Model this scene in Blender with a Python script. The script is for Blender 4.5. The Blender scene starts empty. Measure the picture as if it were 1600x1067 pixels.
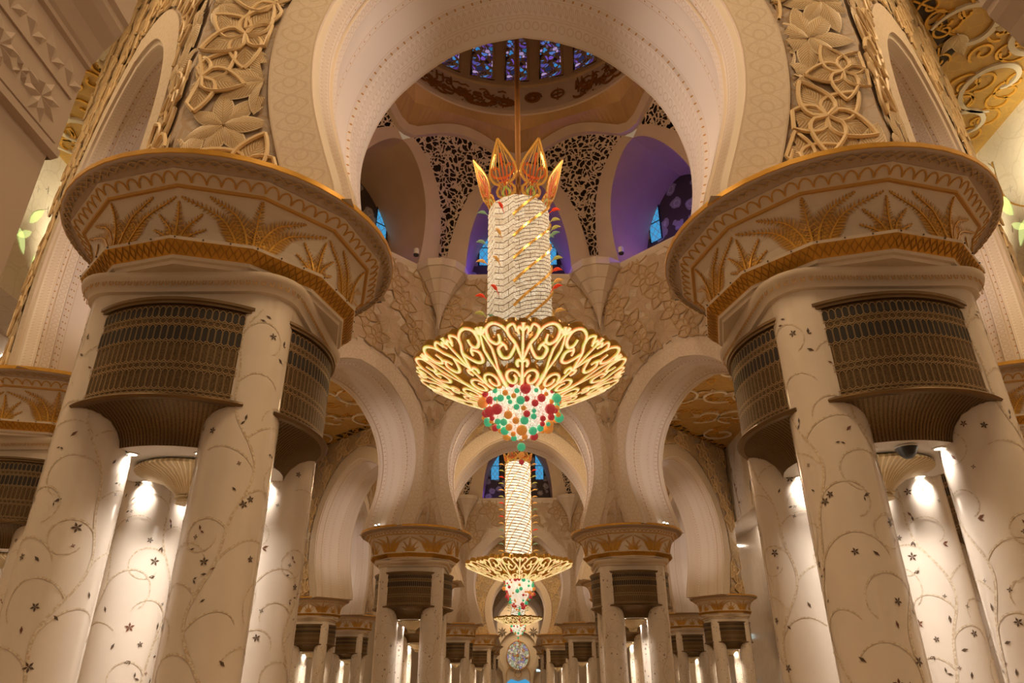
import bpy, math, random
from mathutils import Vector, Matrix, noise
PI = math.pi
sc = bpy.context.scene
col = sc.collection
rnd = random.Random(7)
EYE = 1.6

# ------------------------------------------------------------------ camera
cam = bpy.data.cameras.new('camera'); cam.sensor_width = 36.0; cam.lens = 1098.893/1600*36
cam.clip_end = 400; cam.clip_start = 0.05
co = bpy.data.objects.new('camera', cam); col.objects.link(co)
Rv = Vector((0.99996726, 0.0060298, -0.00539559)); Uv = Vector((0.00752256, -0.44718692, 0.89440889)); Fv = Vector((-0.00298027, 0.8944202, 0.44721765))
mw = Matrix(((Rv.x, Uv.x, -Fv.x, -0.2268), (Rv.y, Uv.y, -Fv.y, 0.0), (Rv.z, Uv.z, -Fv.z, EYE), (0, 0, 0, 1)))
co.matrix_world = mw
sc.camera = co

# ------------------------------------------------------------------ world, exposure
sc.view_settings.view_transform = 'Standard'; sc.view_settings.look = 'None'
sc.view_settings.gamma = 1.0; sc.view_settings.use_curve_mapping = False
sc.view_settings.exposure = -0.55
sc.cycles.use_denoising = True
sc.cycles.max_bounces = 6; sc.cycles.diffuse_bounces = 4; sc.cycles.glossy_bounces = 3
sc.cycles.transparent_max_bounces = 8; sc.cycles.sample_clamp_indirect = 4.0; sc.cycles.sample_clamp_direct = 0
sc.cycles.caustics_reflective = False; sc.cycles.caustics_refractive = False
w = bpy.data.worlds.new('world'); sc.world = w; w.use_nodes = True
w.node_tree.nodes['Background'].inputs[0].default_value = (1.0, 0.66, 0.40, 1)
w.node_tree.nodes['Background'].inputs[1].default_value = 0.42

WARM = (1.0, 0.67, 0.35)
def light(kind, loc, energy, color=WARM, size=.2, direction=None, spot=None, blend=.6, parent=None, name='lamp'):
    l = bpy.data.lights.new(name, kind); l.energy = energy; l.color = color
    if kind == 'AREA': l.shape = 'DISK'; l.size = size
    else: l.shadow_soft_size = size
    if spot: l.spot_size = math.radians(spot); l.spot_blend = blend
    o = bpy.data.objects.new(name, l); col.objects.link(o); o.location = loc
    if direction is not None: o.rotation_euler = Vector(direction).to_track_quat('-Z', 'Y').to_euler()
    if parent: o.parent = parent
    return o
# unseen fill lamps, added to wash the halls between the domes and the aisles
HALL_FILLS = [((0, 36, 16.6), 700, 4), ((11, 36, 16.4), 800, 3), ((-11, 36, 16.4), 800, 3), ((0, 1.5, 16.8), 1000, 4),
         ((-10.5, 5, 16.5), 800, 3), ((10.5, 5, 16.5), 1000, 3), ((0, 76, 16.6), 700, 4), ((12, 76, 16), 700, 3), ((-12, 76, 16), 700, 3), ((0, 108, 14), 900, 4),
         ]
for loc, e, s in HALL_FILLS:
    light('AREA', loc, e, WARM, s, (0, 0, -1), name='hall_fill')

# ------------------------------------------------------------------ materials
class NT:
    def __init__(s, name):
        s.m = bpy.data.materials.new(name); s.m.use_nodes = True; s.t = s.m.node_tree; s.n = s.t.nodes; s.l = s.t.links
        s.b = s.n['Principled BSDF']
    def v(s, sock, val):
        if hasattr(val, 'is_linked') or isinstance(val, bpy.types.NodeSocket): s.l.new(val, sock)
        else: sock.default_value = val
    def math(s, op, a, b=0.0, c=0.0, clamp=False):
        n = s.n.new('ShaderNodeMath'); n.operation = op; n.use_clamp = clamp
        s.v(n.inputs[0], a); s.v(n.inputs[1], b)
        if op in ('MULTIPLY_ADD', 'COMPARE', 'SMOOTH_MIN', 'WRAP'): s.v(n.inputs[2], c)
        return n.outputs[0]
    def mix(s, f, a, b):
        n = s.n.new('ShaderNodeMix'); n.data_type = 'RGBA'; s.v(n.inputs[0], f)
        for i, x in ((6, a), (7, b)):
            if isinstance(x, tuple): n.inputs[i].default_value = (*x[:3], 1)
            else: s.l.new(x, n.inputs[i])
        return n.outputs[2]
    def uv(s):
        n = s.n.new('ShaderNodeUVMap'); x = s.n.new('ShaderNodeSeparateXYZ'); s.l.new(n.outputs[0], x.inputs[0]); return x.outputs[0], x.outputs[1], n.outputs[0]
    def obj(s):
        n = s.n.new('ShaderNodeTexCoord'); return n.outputs['Object']
    def noise(s, vec, scale, detail=3, dist=0.0):
        n = s.n.new('ShaderNodeTexNoise'); s.l.new(vec, n.inputs['Vector']); n.inputs['Scale'].default_value = scale
        n.inputs['Detail'].default_value = detail; n.inputs['Distortion'].default_value = dist; return n
    def vor(s, vec, scale, feature='DISTANCE_TO_EDGE', rnd_=1.0):
        n = s.n.new('ShaderNodeTexVoronoi'); n.feature = feature; s.l.new(vec, n.inputs['Vector']); n.inputs['Scale'].default_value = scale
        n.inputs['Randomness'].default_value = rnd_; return n
    def warp(s, vec, amt, scale):
        n = s.noise(vec, scale, 2); a = s.n.new('ShaderNodeVectorMath'); a.operation = 'SUBTRACT'; s.l.new(n.outputs['Color'], a.inputs[0]); a.inputs[1].default_value = (.5, .5, .5)
        b = s.n.new('ShaderNodeVectorMath'); b.operation = 'SCALE'; s.l.new(a.outputs[0], b.inputs[0]); b.inputs['Scale'].default_value = amt
        c = s.n.new('ShaderNodeVectorMath'); c.operation = 'ADD'; s.l.new(vec, c.inputs[0]); s.l.new(b.outputs[0], c.inputs[1]); return c.outputs[0]
    def step(s, x, a, b):   # smooth 0..1 between a and b
        n = s.n.new('ShaderNodeMapRange'); s.v(n.inputs[0], x); n.inputs[1].default_value = a; n.inputs[2].default_value = b; return n.outputs[0]
    def bump(s, h, strength=.3, dist=.02):
        n = s.n.new('ShaderNodeBump'); n.inputs['Strength'].default_value = strength; n.inputs['Distance'].default_value = dist
        s.l.new(h, n.inputs['Height']); s.l.new(n.outputs[0], s.b.inputs['Normal'])
    def out(s, color=None, rough=.5, metal=0.0, emit=None, es=0.0, coat=0.0):
        if color is not None:
            if isinstance(color, tuple): s.b.inputs['Base Color'].default_value = (*color[:3], 1)
            else: s.l.new(color, s.b.inputs['Base Color'])
        s.b.inputs['Roughness'].default_value = rough; s.v(s.b.inputs['Metallic'], metal)
        if coat: s.b.inputs['Coat Weight'].default_value = coat; s.b.inputs['Coat Roughness'].default_value = .08
        if emit is not None:
            if isinstance(emit, tuple): s.b.inputs['Emission Color'].default_value = (*emit[:3], 1)
            else: s.l.new(emit, s.b.inputs['Emission Color'])
            s.v(s.b.inputs['Emission Strength'], es)
        return s.m
M = {}
def simple(name, color, rough=.5, metal=0.0, var=.0, scale=3.0, **k):
    t = NT(name)
    if var:
        n = t.noise(t.obj(), scale, 4)
        c = t.mix(t.step(n.outputs[0], .3, .7), tuple(x*(1-var) for x in color), tuple(min(1, x*(1+var*.5)) for x in color))
        M[name] = t.out(c, rough, metal, **k)
    else: M[name] = t.out(color, rough, metal, **k)
    return M[name]
CREAM = (.78, .70, .60)
simple('column_marble', (.84, .78, .71), .16, 0, .05, 2.0, coat=.35)
simple('cream_plaster', CREAM, .55, 0, .05, 1.5)
simple('plain_plaster', (.74, .66, .57), .6, 0, .06, 1.0)
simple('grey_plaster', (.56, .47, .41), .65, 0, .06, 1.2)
simple('ochre_plaster', (.52, .34, .15), .7, 0, .12, .8)
simple('gold_paint', (.72, .40, .06), .38, .35, .15, 5)
simple('gold_deep', (.46, .24, .035), .5, .2)
simple('gold_line', (.60, .34, .08), .5, .2)
simple('gold', (.90, .58, .16), .22, 1.0)
simple('bronze_light', (.42, .30, .16), .36, .8); simple('bronze_trim', (.20, .135, .07), .35, .85)
simple('opening_shade', (.014, .009, .006), .6, 0)  # near-black put in for the shade inside the grille openings
simple('inlay_dark', (.10, .07, .05), .3)
simple('inlay_red', (.18, .08, .05), .3)
simple('white_metal', (.8, .78, .74), .4)
simple('black_metal', (.02, .02, .022), .35)
simple('carved_white', (.80, .74, .64), .55, 0, .04, 3)
simple('sandy_relief', (.74, .60, .40), .6, 0, .08, 3)
simple('lamp_glow', (1, .9, .75), .5, 0, emit=(1, .86, .66), es=12.0)
simple('spot_glow', (1, .9, .75), .5, 0, emit=(1, .9, .75), es=14.0)
simple('sign_green', (.1, .5, .3), .5, 0, emit=(.15, .9, .45), es=1.6)
simple('sign_white', (.8, .9, .9), .5, 0, emit=(.6, .95, 1), es=2.0)
simple('leaf_glow', (.6, .7, .3), .5, 0, emit=(.75, .9, .35), es=.9)
simple('blue_glass', (.05, .3, .5), .3, 0, emit=(.06, .42, .80), es=.85)
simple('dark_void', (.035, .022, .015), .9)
simple('enamel_red', (.62, .12, .03), .25, .3, emit=(.8, .16, .03), es=.12)
simple('enamel_green', (.35, .42, .08), .3, .2, emit=(.5, .55, .12), es=.25)

def m_mesh_bronze():
    t = NT('bronze_mesh'); n = t.noise(t.obj(), 60, 2); m = t.noise(t.obj(), 2.5, 3)
    c = t.mix(t.step(n.outputs[0], .35, .65), (.085, .055, .026), (.17, .115, .06))
    c = t.mix(t.math('MULTIPLY', m.outputs[0], .35), c, (.12, .08, .04))
    t.bump(n.outputs[0], .4, .005); M['bronze_mesh'] = t.out(c, .42, .75)
m_mesh_bronze()

def m_intrados():
    t = NT('arch_reveal'); u, v, vec = t.uv()
    rows = (-1.02, -.74, -.68, -.25, .38, .82)
    best = None
    for r0 in rows:
        d = t.math('ABSOLUTE', t.math('SUBTRACT', v, r0)); best = d if best is None else t.math('MINIMUM', best, d)
    fu = t.math('MULTIPLY', t.math('SUBTRACT', t.math('FRACT', t.math('DIVIDE', u, .17)), .5), .17)
    dd = t.math('SQRT', t.math('ADD', t.math('MULTIPLY', fu, fu), t.math('MULTIPLY', best, best)))
    dots = t.math('LESS_THAN', dd, .017)
    lines = t.math('LESS_THAN', t.math('ABSOLUTE', t.math('SUBTRACT', best, .05)), .008)
    def band(c, hw, per, kind):
        m = t.math('LESS_THAN', t.math('ABSOLUTE', t.math('SUBTRACT', v, c)), hw)
        fx = t.math('SUBTRACT', t.math('FRACT', t.math('DIVIDE', u, per)), .5)
        fy = t.math('DIVIDE', t.math('SUBTRACT', v, c), hw*2)
        if kind == 'curl': fx = t.math('SUBTRACT', t.math('FRACT', t.math('ADD', t.math('DIVIDE', u, per), t.math('MULTIPLY', fy, .6))), .5)
        r = t.math('SQRT', t.math('ADD', t.math('MULTIPLY', fx, fx), t.math('MULTIPLY', fy, fy)))
        ringv = t.math('LESS_THAN', t.math('ABSOLUTE', t.math('SUBTRACT', r, .36)), .07)
        if kind == 'curl': ringv = t.math('MAXIMUM', ringv, t.math('LESS_THAN', t.math('ABSOLUTE', fx), .08))
        return t.math('MULTIPLY', m, ringv)
    pat = t.math('MAXIMUM', band(-.88, .07, .13, 'egg'), band(-1.17, .08, .075, 'curl'))
    pat = t.math('MAXIMUM', pat, band(.60, .15, .12, 'curl')); pat = t.math('MAXIMUM', pat, band(1.02, .12, .17, 'egg'))
    c = t.mix(t.math('MULTIPLY', pat, .5), (.76, .68, .60), (.56, .42, .30)); c = t.mix(t.math('MULTIPLY', lines, .5), c, (.55, .40, .26))
    c = t.mix(dots, c, (.50, .26, .07))
    t.bump(t.math('SUBTRACT', 1.0, t.math('ADD', pat, lines)), .35, .012)
    M['arch_reveal'] = t.out(c, .45, 0)
m_intrados()

def m_archivolt():
    t = NT('archivolt'); u, v, vec = t.uv()   # v 0..1 over the band
    a = t.math('MULTIPLY', t.math('SINE', t.math('MULTIPLY', u, 2*PI/.62)), .36)
    c1 = t.math('ABSOLUTE', t.math('SUBTRACT', t.math('ABSOLUTE', t.math('SUBTRACT', v, .5)), t.math('ABSOLUTE', a)))
    l1 = t.math('LESS_THAN', c1, .035)
    fx = t.math('SUBTRACT', t.math('FRACT', t.math('ADD', t.math('DIVIDE', u, .31), .25)), .5)
    fy = t.math('SUBTRACT', v, .5)
    r = t.math('SQRT', t.math('ADD', t.math('MULTIPLY', t.math('MULTIPLY', fx, fx), .25), t.math('MULTIPLY', fy, fy)))
    l2 = t.math('LESS_THAN', t.math('ABSOLUTE', t.math('SUBTRACT', r, .15)), .025)
    ve = t.vor(t.warp(t.obj(), .2, 3), 9); l3 = t.math('MULTIPLY', t.math('LESS_THAN', ve.outputs[0], .05), .6)
    e = t.math('MAXIMUM', t.math('GREATER_THAN', v, .94), t.math('LESS_THAN', v, .06))
    pat = t.math('MAXIMUM', t.math('MAXIMUM', l1, l2), t.math('MAXIMUM', l3, e))
    c = t.mix(t.math('MULTIPLY', pat, .30), (.78, .69, .58), (.50, .37, .26))
    t.bump(t.math('SUBTRACT', 1.0, pat), .4, .012)
    M['archivolt'] = t.out(c, .55)
m_archivolt()

def m_wallvine(name, base, line, sc_, amt, lw, bs=.3):
    t = NT(name); o = t.obj()
    v1 = t.vor(t.warp(o, .5, 1.3), sc_); v2 = t.vor(t.warp(o, .4, 2.3), sc_*2.6)
    l1 = t.math('LESS_THAN', v1.outputs[0], lw); l2 = t.math('MULTIPLY', t.math('LESS_THAN', v2.outputs[0], lw*1.6), .5)
    p = t.math('MAXIMUM', l1, l2); n = t.noise(o, 1.2, 3)
    b = t.mix(n.outputs[0], tuple(x*.92 for x in base), tuple(min(1, x*1.05) for x in base))
    c = t.mix(t.math('MULTIPLY', p, amt), b, line)
    t.bump(t.math('SUBTRACT', 1.0, p), bs, .02); M[name] = t.out(c, .6)
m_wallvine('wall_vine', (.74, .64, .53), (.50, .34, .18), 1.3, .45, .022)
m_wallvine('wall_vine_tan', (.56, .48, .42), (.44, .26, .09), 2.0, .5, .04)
m_wallvine('marble_vein', (.78, .74, .68), (.55, .48, .42), 1.0, .35, .02, .05)

def m_relief(name, base, groove, metal=0.0, per=13.0, amt=.75):
    t = NT(name); p, q, vec = t.uv()   # p along the petal 0..1, q across -1..1
    aq = t.math('ABSOLUTE', q)
    ph = t.math('MULTIPLY', t.math('SUBTRACT', p, t.math('MULTIPLY', aq, .32)), per*2*PI)
    s = t.math('SINE', ph); ribs = t.step(s, -.2, .5)
    mid = t.math('GREATER_THAN', aq, .07); rim = t.math('GREATER_THAN', aq, .86)
    h = t.math('MAXIMUM', t.math('MULTIPLY', ribs, mid), rim)
    c = t.mix(t.math('MULTIPLY', t.math('SUBTRACT', 1.0, h), amt), base, groove)
    t.bump(h, .8, .03); M[name] = t.out(c, .55, metal)
m_relief('relief_petal', (.80, .68, .48), (.50, .31, .12))
m_relief('relief_petal_soft', (.76, .63, .48), (.48, .32, .16), amt=.6)

def m_pierced():
    t = NT('pierced_screen'); o = t.obj(); wv = t.warp(t.warp(o, .55, 1.6), .25, 4.0)
    v1 = t.vor(wv, 4.2); hole = t.math('GREATER_THAN', v1.outputs[0], .12)
    tr = t.n.new('ShaderNodeBsdfTransparent'); mx = t.n.new('ShaderNodeMixShader')
    t.out((.70, .60, .48), .6); t.l.new(hole, mx.inputs[0]); t.l.new(t.b.outputs[0], mx.inputs[1]); t.l.new(tr.outputs[0], mx.inputs[2])
    out = [n for n in t.n if n.type == 'OUTPUT_MATERIAL'][0]; t.l.new(mx.outputs[0], out.inputs[0]); M['pierced_screen'] = t.m
m_pierced()

def m_stained():
    t = NT('lattice_glass'); o = t.obj(); wv = t.warp(t.warp(o, .5, 1.4), .25, 4.0)
    v1 = t.vor(wv, 3.6); e = t.math('GREATER_THAN', v1.outputs[0], .11)
    vc = t.vor(wv, 3.6, 'F1'); sp = t.n.new('ShaderNodeSeparateXYZ'); t.l.new(vc.outputs['Color'], sp.inputs[0])
    c1 = t.mix(t.step(sp.outputs[0], .3, .7), (.20, .10, .62), (.05, .32, .75)); c1 = t.mix(t.math('GREATER_THAN', sp.outputs[1], .8), c1, (.55, .40, .75))
    on = t.math('MULTIPLY', e, t.step(sp.outputs[2], .15, .8))
    t.out(t.mix(e, (.42, .30, .18), (.05, .04, .10)), .5, 0, c1, t.math('MULTIPLY', on, 1.0)); M['lattice_glass'] = t.m
    t = NT('rose_glass'); o = t.obj(); wv = t.warp(o, .3, 3); v1 = t.vor(wv, 3.0); vc = t.vor(wv, 3.0, 'F1')
    sp = t.n.new('ShaderNodeSeparateXYZ'); t.l.new(vc.outputs['Color'], sp.inputs[0]); e = t.math('GREATER_THAN', v1.outputs[0], .05)
    c1 = t.mix(t.step(sp.outputs[0], .5, .6), (.85, .75, .55), (.45, .60, .40)); c1 = t.mix(t.math('GREATER_THAN', sp.outputs[1], .78), c1, (.70, .30, .14))
    c1 = t.mix(t.math('GREATER_THAN', sp.outputs[2], .78), c1, (.30, .30, .60))
    t.out((.2, .15, .1), .4, 0, c1, t.math('MULTIPLY', e, .75)); M['rose_glass'] = t.m
    t = NT('pane_glass'); u, v, vec = t.uv()
    g = t.math('MINIMUM', t.math('ABSOLUTE', t.math('SUBTRACT', t.math('FRACT', t.math('ADD', t.math('MULTIPLY', u, 3.2), t.math('MULTIPLY', v, 2.2))), .5)),
               t.math('ABSOLUTE', t.math('SUBTRACT', t.math('FRACT', t.math('SUBTRACT', t.math('MULTIPLY', u, 3.2), t.math('MULTIPLY', v, 2.2))), .5)))
    e = t.math('GREATER_THAN', g, .07)
    t.out((.05, .08, .12), .4, 0, t.mix(e, (.10, .18, .35), (.05, .42, .78)), 1.1); M['pane_glass'] = t.m
    t = NT('niche_floral'); o = t.obj(); wv = t.warp(o, .4, 2); v1 = t.vor(wv, 1.3, 'F1'); v2 = t.vor(wv, 1.3)
    petals = t.math('LESS_THAN', v1.outputs[0], .42); l = t.math('LESS_THAN', t.math('ABSOLUTE', t.math('SUBTRACT', v1.outputs[0], .25)), .03)
    f = t.math('MAXIMUM', t.math('MULTIPLY', petals, .6), l)
    M['niche_floral'] = t.out(t.mix(f, (.05, .035, .03), (.42, .40, .40)), .6)
m_stained()

def m_crystal():
    t = NT('crystal_scales'); u, v, vec = t.uv()   # u turns 0..1 around, v metres up
    tri = t.math('ABSOLUTE', t.math('SUBTRACT', t.math('FRACT', t.math('MULTIPLY', u, 9.0)), .5))
    y = t.math('ADD', t.math('MULTIPLY', v, 4.6), t.math('MULTIPLY', tri, 1.5))
    fy = t.math('FRACT', y); ln = t.math('LESS_THAN', fy, .11)
    sect = t.math('GREATER_THAN', u, .73); y2 = t.math('ADD', t.math('MULTIPLY', v, 7.5), t.math('MULTIPLY', u, -16.0)); ln = t.math('MAXIMUM', t.math('MULTIPLY', ln, t.math('SUBTRACT', 1.0, sect)), t.math('MULTIPLY', sect, t.math('LESS_THAN', t.math('FRACT', y2), .17)))
    cell = t.math('FLOOR', y); tri2 = t.math('FRACT', t.math('MULTIPLY', u, 18.0))
    half = t.math('MULTIPLY', t.math('LESS_THAN', t.math('ABSOLUTE', t.math('SUBTRACT', tri2, .5)), .02), t.math('GREATER_THAN', t.math('FRACT', t.math('MULTIPLY', cell, .5)), .25))
    wn = t.n.new('ShaderNodeTexWhiteNoise'); wn.noise_dimensions = '2D'; cb = t.n.new('ShaderNodeCombineXYZ')
    t.l.new(cell, cb.inputs[0]); t.l.new(t.math('FLOOR', t.math('MULTIPLY', u, 18.0)), cb.inputs[1]); t.l.new(cb.outputs[0], wn.inputs['Vector'])
    ns = t.noise(t.obj(), 26, 3); k = t.math('MULTIPLY', t.step(ns.outputs[0], .25, .8), t.math('ADD', t.math('MULTIPLY', wn.outputs[0], .55), .55))
    line = t.math('MAXIMUM', ln, half)
    st = t.math('MULTIPLY', t.math('ADD', t.math('MULTIPLY', k, .95), .38), t.math('SUBTRACT', 1.0, line))
    c = t.mix(line, (.30, .26, .20), (.10, .05, .02)); t.bump(ns.outputs[0], .4, .01)
    t.b.inputs['Specular IOR Level'].default_value = .15
    M['crystal_scales'] = t.out(c, .6, 0, t.mix(k, (1, .70, .38), (1, .86, .64)), st)
    t = NT('crystal_slats'); u, v, vec = t.uv(); fy = t.math('FRACT', t.math('ADD', t.math('MULTIPLY', v, 4.4), t.math('MULTIPLY', u, 5.0))); ln = t.math('LESS_THAN', fy, .28)
    M['crystal_slats'] = t.out(t.mix(ln, (.5, .45, .38), (.12, .07, .03)), .6, 0, (1, .84, .62), t.math('ADD', t.math('MULTIPLY', t.math('SUBTRACT', 1.0, ln), 1.55), .10))
    t = NT('crystal_strands'); o = t.obj(); n1 = t.noise(o, 30, 2); k = t.step(n1.outputs[0], .35, .7)
    M['crystal_strands'] = t.out((.8, .76, .7), .2, 0, (1, .86, .66), t.math('ADD', t.math('MULTIPLY', k, 1.5), .35))
    t = NT('glowing_crystal'); u, v, vec = t.uv()
    av = t.math('ABSOLUTE', v); n1 = t.noise(t.obj(), 5, 2); n2 = t.noise(t.obj(), 45, 2)
    edge = t.mix(t.step(n1.outputs[0], .45, .55), (1, .20, .06), (.62, .75, .10))
    c = t.mix(t.step(av, .35, .85), (1, .74, .36), edge)
    st = t.math('MULTIPLY', t.math('ADD', t.math('MULTIPLY', n2.outputs[0], 1.5), .25), t.math('SUBTRACT', 1.7, t.math('MULTIPLY', av, .9)))
    M['glowing_crystal'] = t.out((.6, .5, .3), .3, 0, c, st)
    for nm, cc, s_ in (('bead_red', (.62, .008, .012), .42), ('bead_amber', (.85, .28, .008), .5), ('bead_green', (.03, .55, .24), .62)):
        t = NT(nm); n1 = t.noise(t.obj(), 14, 2); k = t.step(n1.outputs[0], .35, .7)
        M[nm] = t.out(cc, .12, 0, t.mix(t.math('MULTIPLY', k, .5), cc, tuple(min(1, x+.28) for x in cc)), s_, coat=.6)
    for nm, cc in (('pod_red', (.85, .06, .02)), ('pod_olive', (.50, .46, .10)), ('pod_green', (.22, .36, .20)), ('pod_amber', (.80, .42, .10))):
        simple(nm, cc, .2, 0, emit=cc, es=.35)
m_crystal()

def m_floor():
    t = NT('carpet'); o = t.obj(); v1 = t.vor(t.warp(o, .4, 1), .8); l = t.math('LESS_THAN', v1.outputs[0], .04)
    M['carpet'] = t.out(t.mix(l, (.36, .30, .20), (.40, .16, .08)), .95)
    t = NT('ceiling_gold'); o = t.obj(); n = t.noise(o, 2, 4); v1 = t.vor(t.warp(o, .5, 1), 3.0); l = t.math('LESS_THAN', v1.outputs[0], .05)
    c = t.mix(n.outputs[0], (.38, .23, .06), (.56, .36, .11)); t.bump(l, .3, .02)
    M['ceiling_gold'] = t.out(t.mix(t.math('MULTIPLY', l, .4), c, (.62, .38, .08)), .6)
m_floor()

# ------------------------------------------------------------------ mesh building
class MB:
    def __init__(s): s.v = []; s.f = []; s.m = []; s.uv = []; s.mats = []
    def mi(s, m):
        if m not in s.mats: s.mats.append(m)
        return s.mats.index(m)
    def add(s, verts, faces, mat, uvs=None):
        k = len(s.v); s.v.extend([tuple(p) for p in verts]); i = s.mi(mat)
        for f in faces:
            s.f.append([k+j for j in f]); s.m.append(i)
            s.uv.append([uvs[j] for j in f] if uvs else [(0, 0)]*len(f))
    def grid(s, rows, mat, closed=False, uvs=None, flip=False):
        n = len(rows[0]); V = [p for r in rows for p in r]; F = []
        for i in range(len(rows)-1):
            for j in range(n if closed else n-1):
                a, b = i*n+j, i*n+(j+1) % n; c, d = b+n, a+n
                F.append((a, d, c, b) if flip else (a, b, c, d))
        U = [u for r in uvs for u in r] if uvs else None
        s.add(V, F, mat, U)
    def lathe(s, prof, n, mat, c=(0, 0), a0=0.0, a1=2*PI, sides=None, flip=False):
        full = abs(a1-a0-2*PI) < 1e-6; k = n if full else n+1; rows = []
        for r, z in prof: rows.append([(c[0]+r*math.cos(a0+(a1-a0)*j/n), c[1]+r*math.sin(a0+(a1-a0)*j/n), z) for j in range(k)])
        uv = None
        if not full or True:
            L = 0; uv = []
            for i, (r, z) in enumerate(prof):
                if i: L += math.hypot(r-prof[i-1][0], z-prof[i-1][1])
                uv.append([(j/n, L) for j in range(k)])
        s.grid(rows, mat, full, uv, flip)
    def disc(s, r, z, n, mat, c=(0, 0), up=True):
        V = [(c[0]+r*math.cos(2*PI*j/n), c[1]+r*math.sin(2*PI*j/n), z) for j in range(n)]
        s.add(V, [tuple(range(n)) if up else tuple(range(n))[::-1]], mat)
    def box(s, a, b, mat):
        x0, y0, z0 = a; x1, y1, z1 = b
        V = [(x0, y0, z0), (x1, y0, z0), (x1, y1, z0), (x0, y1, z0), (x0, y0, z1), (x1, y0, z1), (x1, y1, z1), (x0, y1, z1)]
        s.add(V, [(0, 3, 2, 1), (4, 5, 6, 7), (0, 1, 5, 4), (1, 2, 6, 5), (2, 3, 7, 6), (3, 0, 4, 7)], mat)
    def tube(s, pts, r, mat, n=6, closed=False):
        pts = [Vector(p) for p in pts]; rows = []; m = len(pts); up = None
        for i, p in enumerate(pts):
            t = (pts[(i+1) % m if closed else min(i+1, m-1)]-pts[(i-1) % m if closed else max(i-1, 0)])
            if t.length < 1e-9: t = Vector((0, 0, 1))
            t.normalize()
            if up is None: up = Vector((0, 0, 1)) if abs(t.z) < .9 else Vector((1, 0, 0))
            a = t.cross(up)
            if a.length < 1e-6: a = t.orthogonal()
            a.normalize(); b = a.cross(t); up = b; rr = r(i/(m-1)) if callable(r) else r
            rows.append([p+a*rr*math.cos(2*PI*j/n)+b*rr*math.sin(2*PI*j/n) for j in range(n)])
        if closed: rows.append(rows[0])
        s.grid(rows, mat, True)
    def ribbon(s, pts, nrm, wd, th, mat, mat2=None, w2=.6, off=.01):
        # box-section ribbon: pts on a surface, nrm the normals, wd half width (number or function of 0..1), th thickness; mat2 strip on the outer face
        m = len(pts); rows = []; strip = []; su = []
        for i in range(m):
            p = Vector(pts[i]); t = Vector(pts[min(i+1, m-1)])-Vector(pts[max(i-1, 0)])
            if t.length < 1e-9: t = Vector((1, 0, 0))
            t.normalize(); n = Vector(nrm[i]).normalized(); sd = n.cross(t)
            sd = sd.normalized() if sd.length > 1e-6 else Vector((1, 0, 0)); h = wd(i/(m-1)) if callable(wd) else wd
            rows.append([p-sd*h, p-sd*h+n*th, p+sd*h+n*th, p+sd*h])
            if mat2: strip.append([p-sd*h*w2+n*(th+off), p+n*(th+off*3), p+sd*h*w2+n*(th+off)]); su.append([(i*.1, -1), (i*.1, 0), (i*.1, 1)])
        s.grid(rows, mat, True)
        k = len(s.v); 
        s.add(rows[0], [(0, 1, 2, 3)], mat); s.add(rows[-1], [(3, 2, 1, 0)], mat)
        if mat2: s.grid(strip, mat2, False, su)
    def build(s, name, parent=None, smooth=True, label=None, angle=40):
        me = bpy.data.meshes.new(name); me.from_pydata(s.v, [], s.f)
        for m in s.mats: me.materials.append(M[m])
        me.polygons.foreach_set('material_index', s.m)
        ul = me.uv_layers.new(name='UVMap'); flat = [c for f in s.uv for u in f for c in u]; ul.data.foreach_set('uv', flat)
        me.validate(); me.update()
        if smooth:
            me.polygons.foreach_set('use_smooth', [True]*len(me.polygons)); me.set_sharp_from_angle(angle=math.radians(angle))
        o = bpy.data.objects.new(name, me); col.objects.link(o)
        if parent is not None: o.parent = parent
        if label: o['label'] = label
        return o
def empty(name, loc=(0, 0, 0), rz=0, label=None, cat=None, group=None, kind=None):
    o = bpy.data.objects.new(name, None); col.objects.link(o); o.location = loc; o.rotation_euler = (0, 0, rz); tag(o, label, cat, group, kind); return o
def tag(o, label=None, cat=None, group=None, kind=None):
    if label: o['label'] = label
    if cat: o['category'] = cat
    if group: o['group'] = group
    if kind: o['kind'] = kind
    return o
def copy_tree(o, parent=None):
    c = o.copy(); col.objects.link(c); c.parent = parent
    for ch in list(o.children): copy_tree(ch, c)
    return c
def smooth_curve(P, n):     # Catmull-Rom through the points, n samples per span
    out = []; m = len(P)
    for i in range(m-1):
        p0 = P[max(i-1, 0)]; p1 = P[i]; p2 = P[i+1]; p3 = P[min(i+2, m-1)]
        for k in range(n):
            t = k/n
            out.append(tuple(.5*((2*b)+(-a+c)*t+(2*a-5*b+4*c-d)*t*t+(-a+3*b-3*c+d)*t**3) for a, b, c, d in zip(p0, p1, p2, p3)))
    out.append(tuple(P[-1])); return out

# ------------------------------------------------------------------ the plan
A1, Y1 = 4.171, 18.50          # half edge and centre of the first octagon of piers
A2, Y2 = 5.66, 55.7
Y3 = 92.9
T = math.tan(PI/8)
HW = 1.3                       # half thickness of the arch walls
ZC, ZK = 17.45, 18.5           # hall ceiling, cornice inside the domed bays
def octo(A, yc):
    B = A/T
    return [(-A, yc-B), (A, yc-B), (B, yc-A), (B, yc+A), (A, yc+B), (-A, yc+B), (-B, yc+A), (-B, yc-A)]

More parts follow.
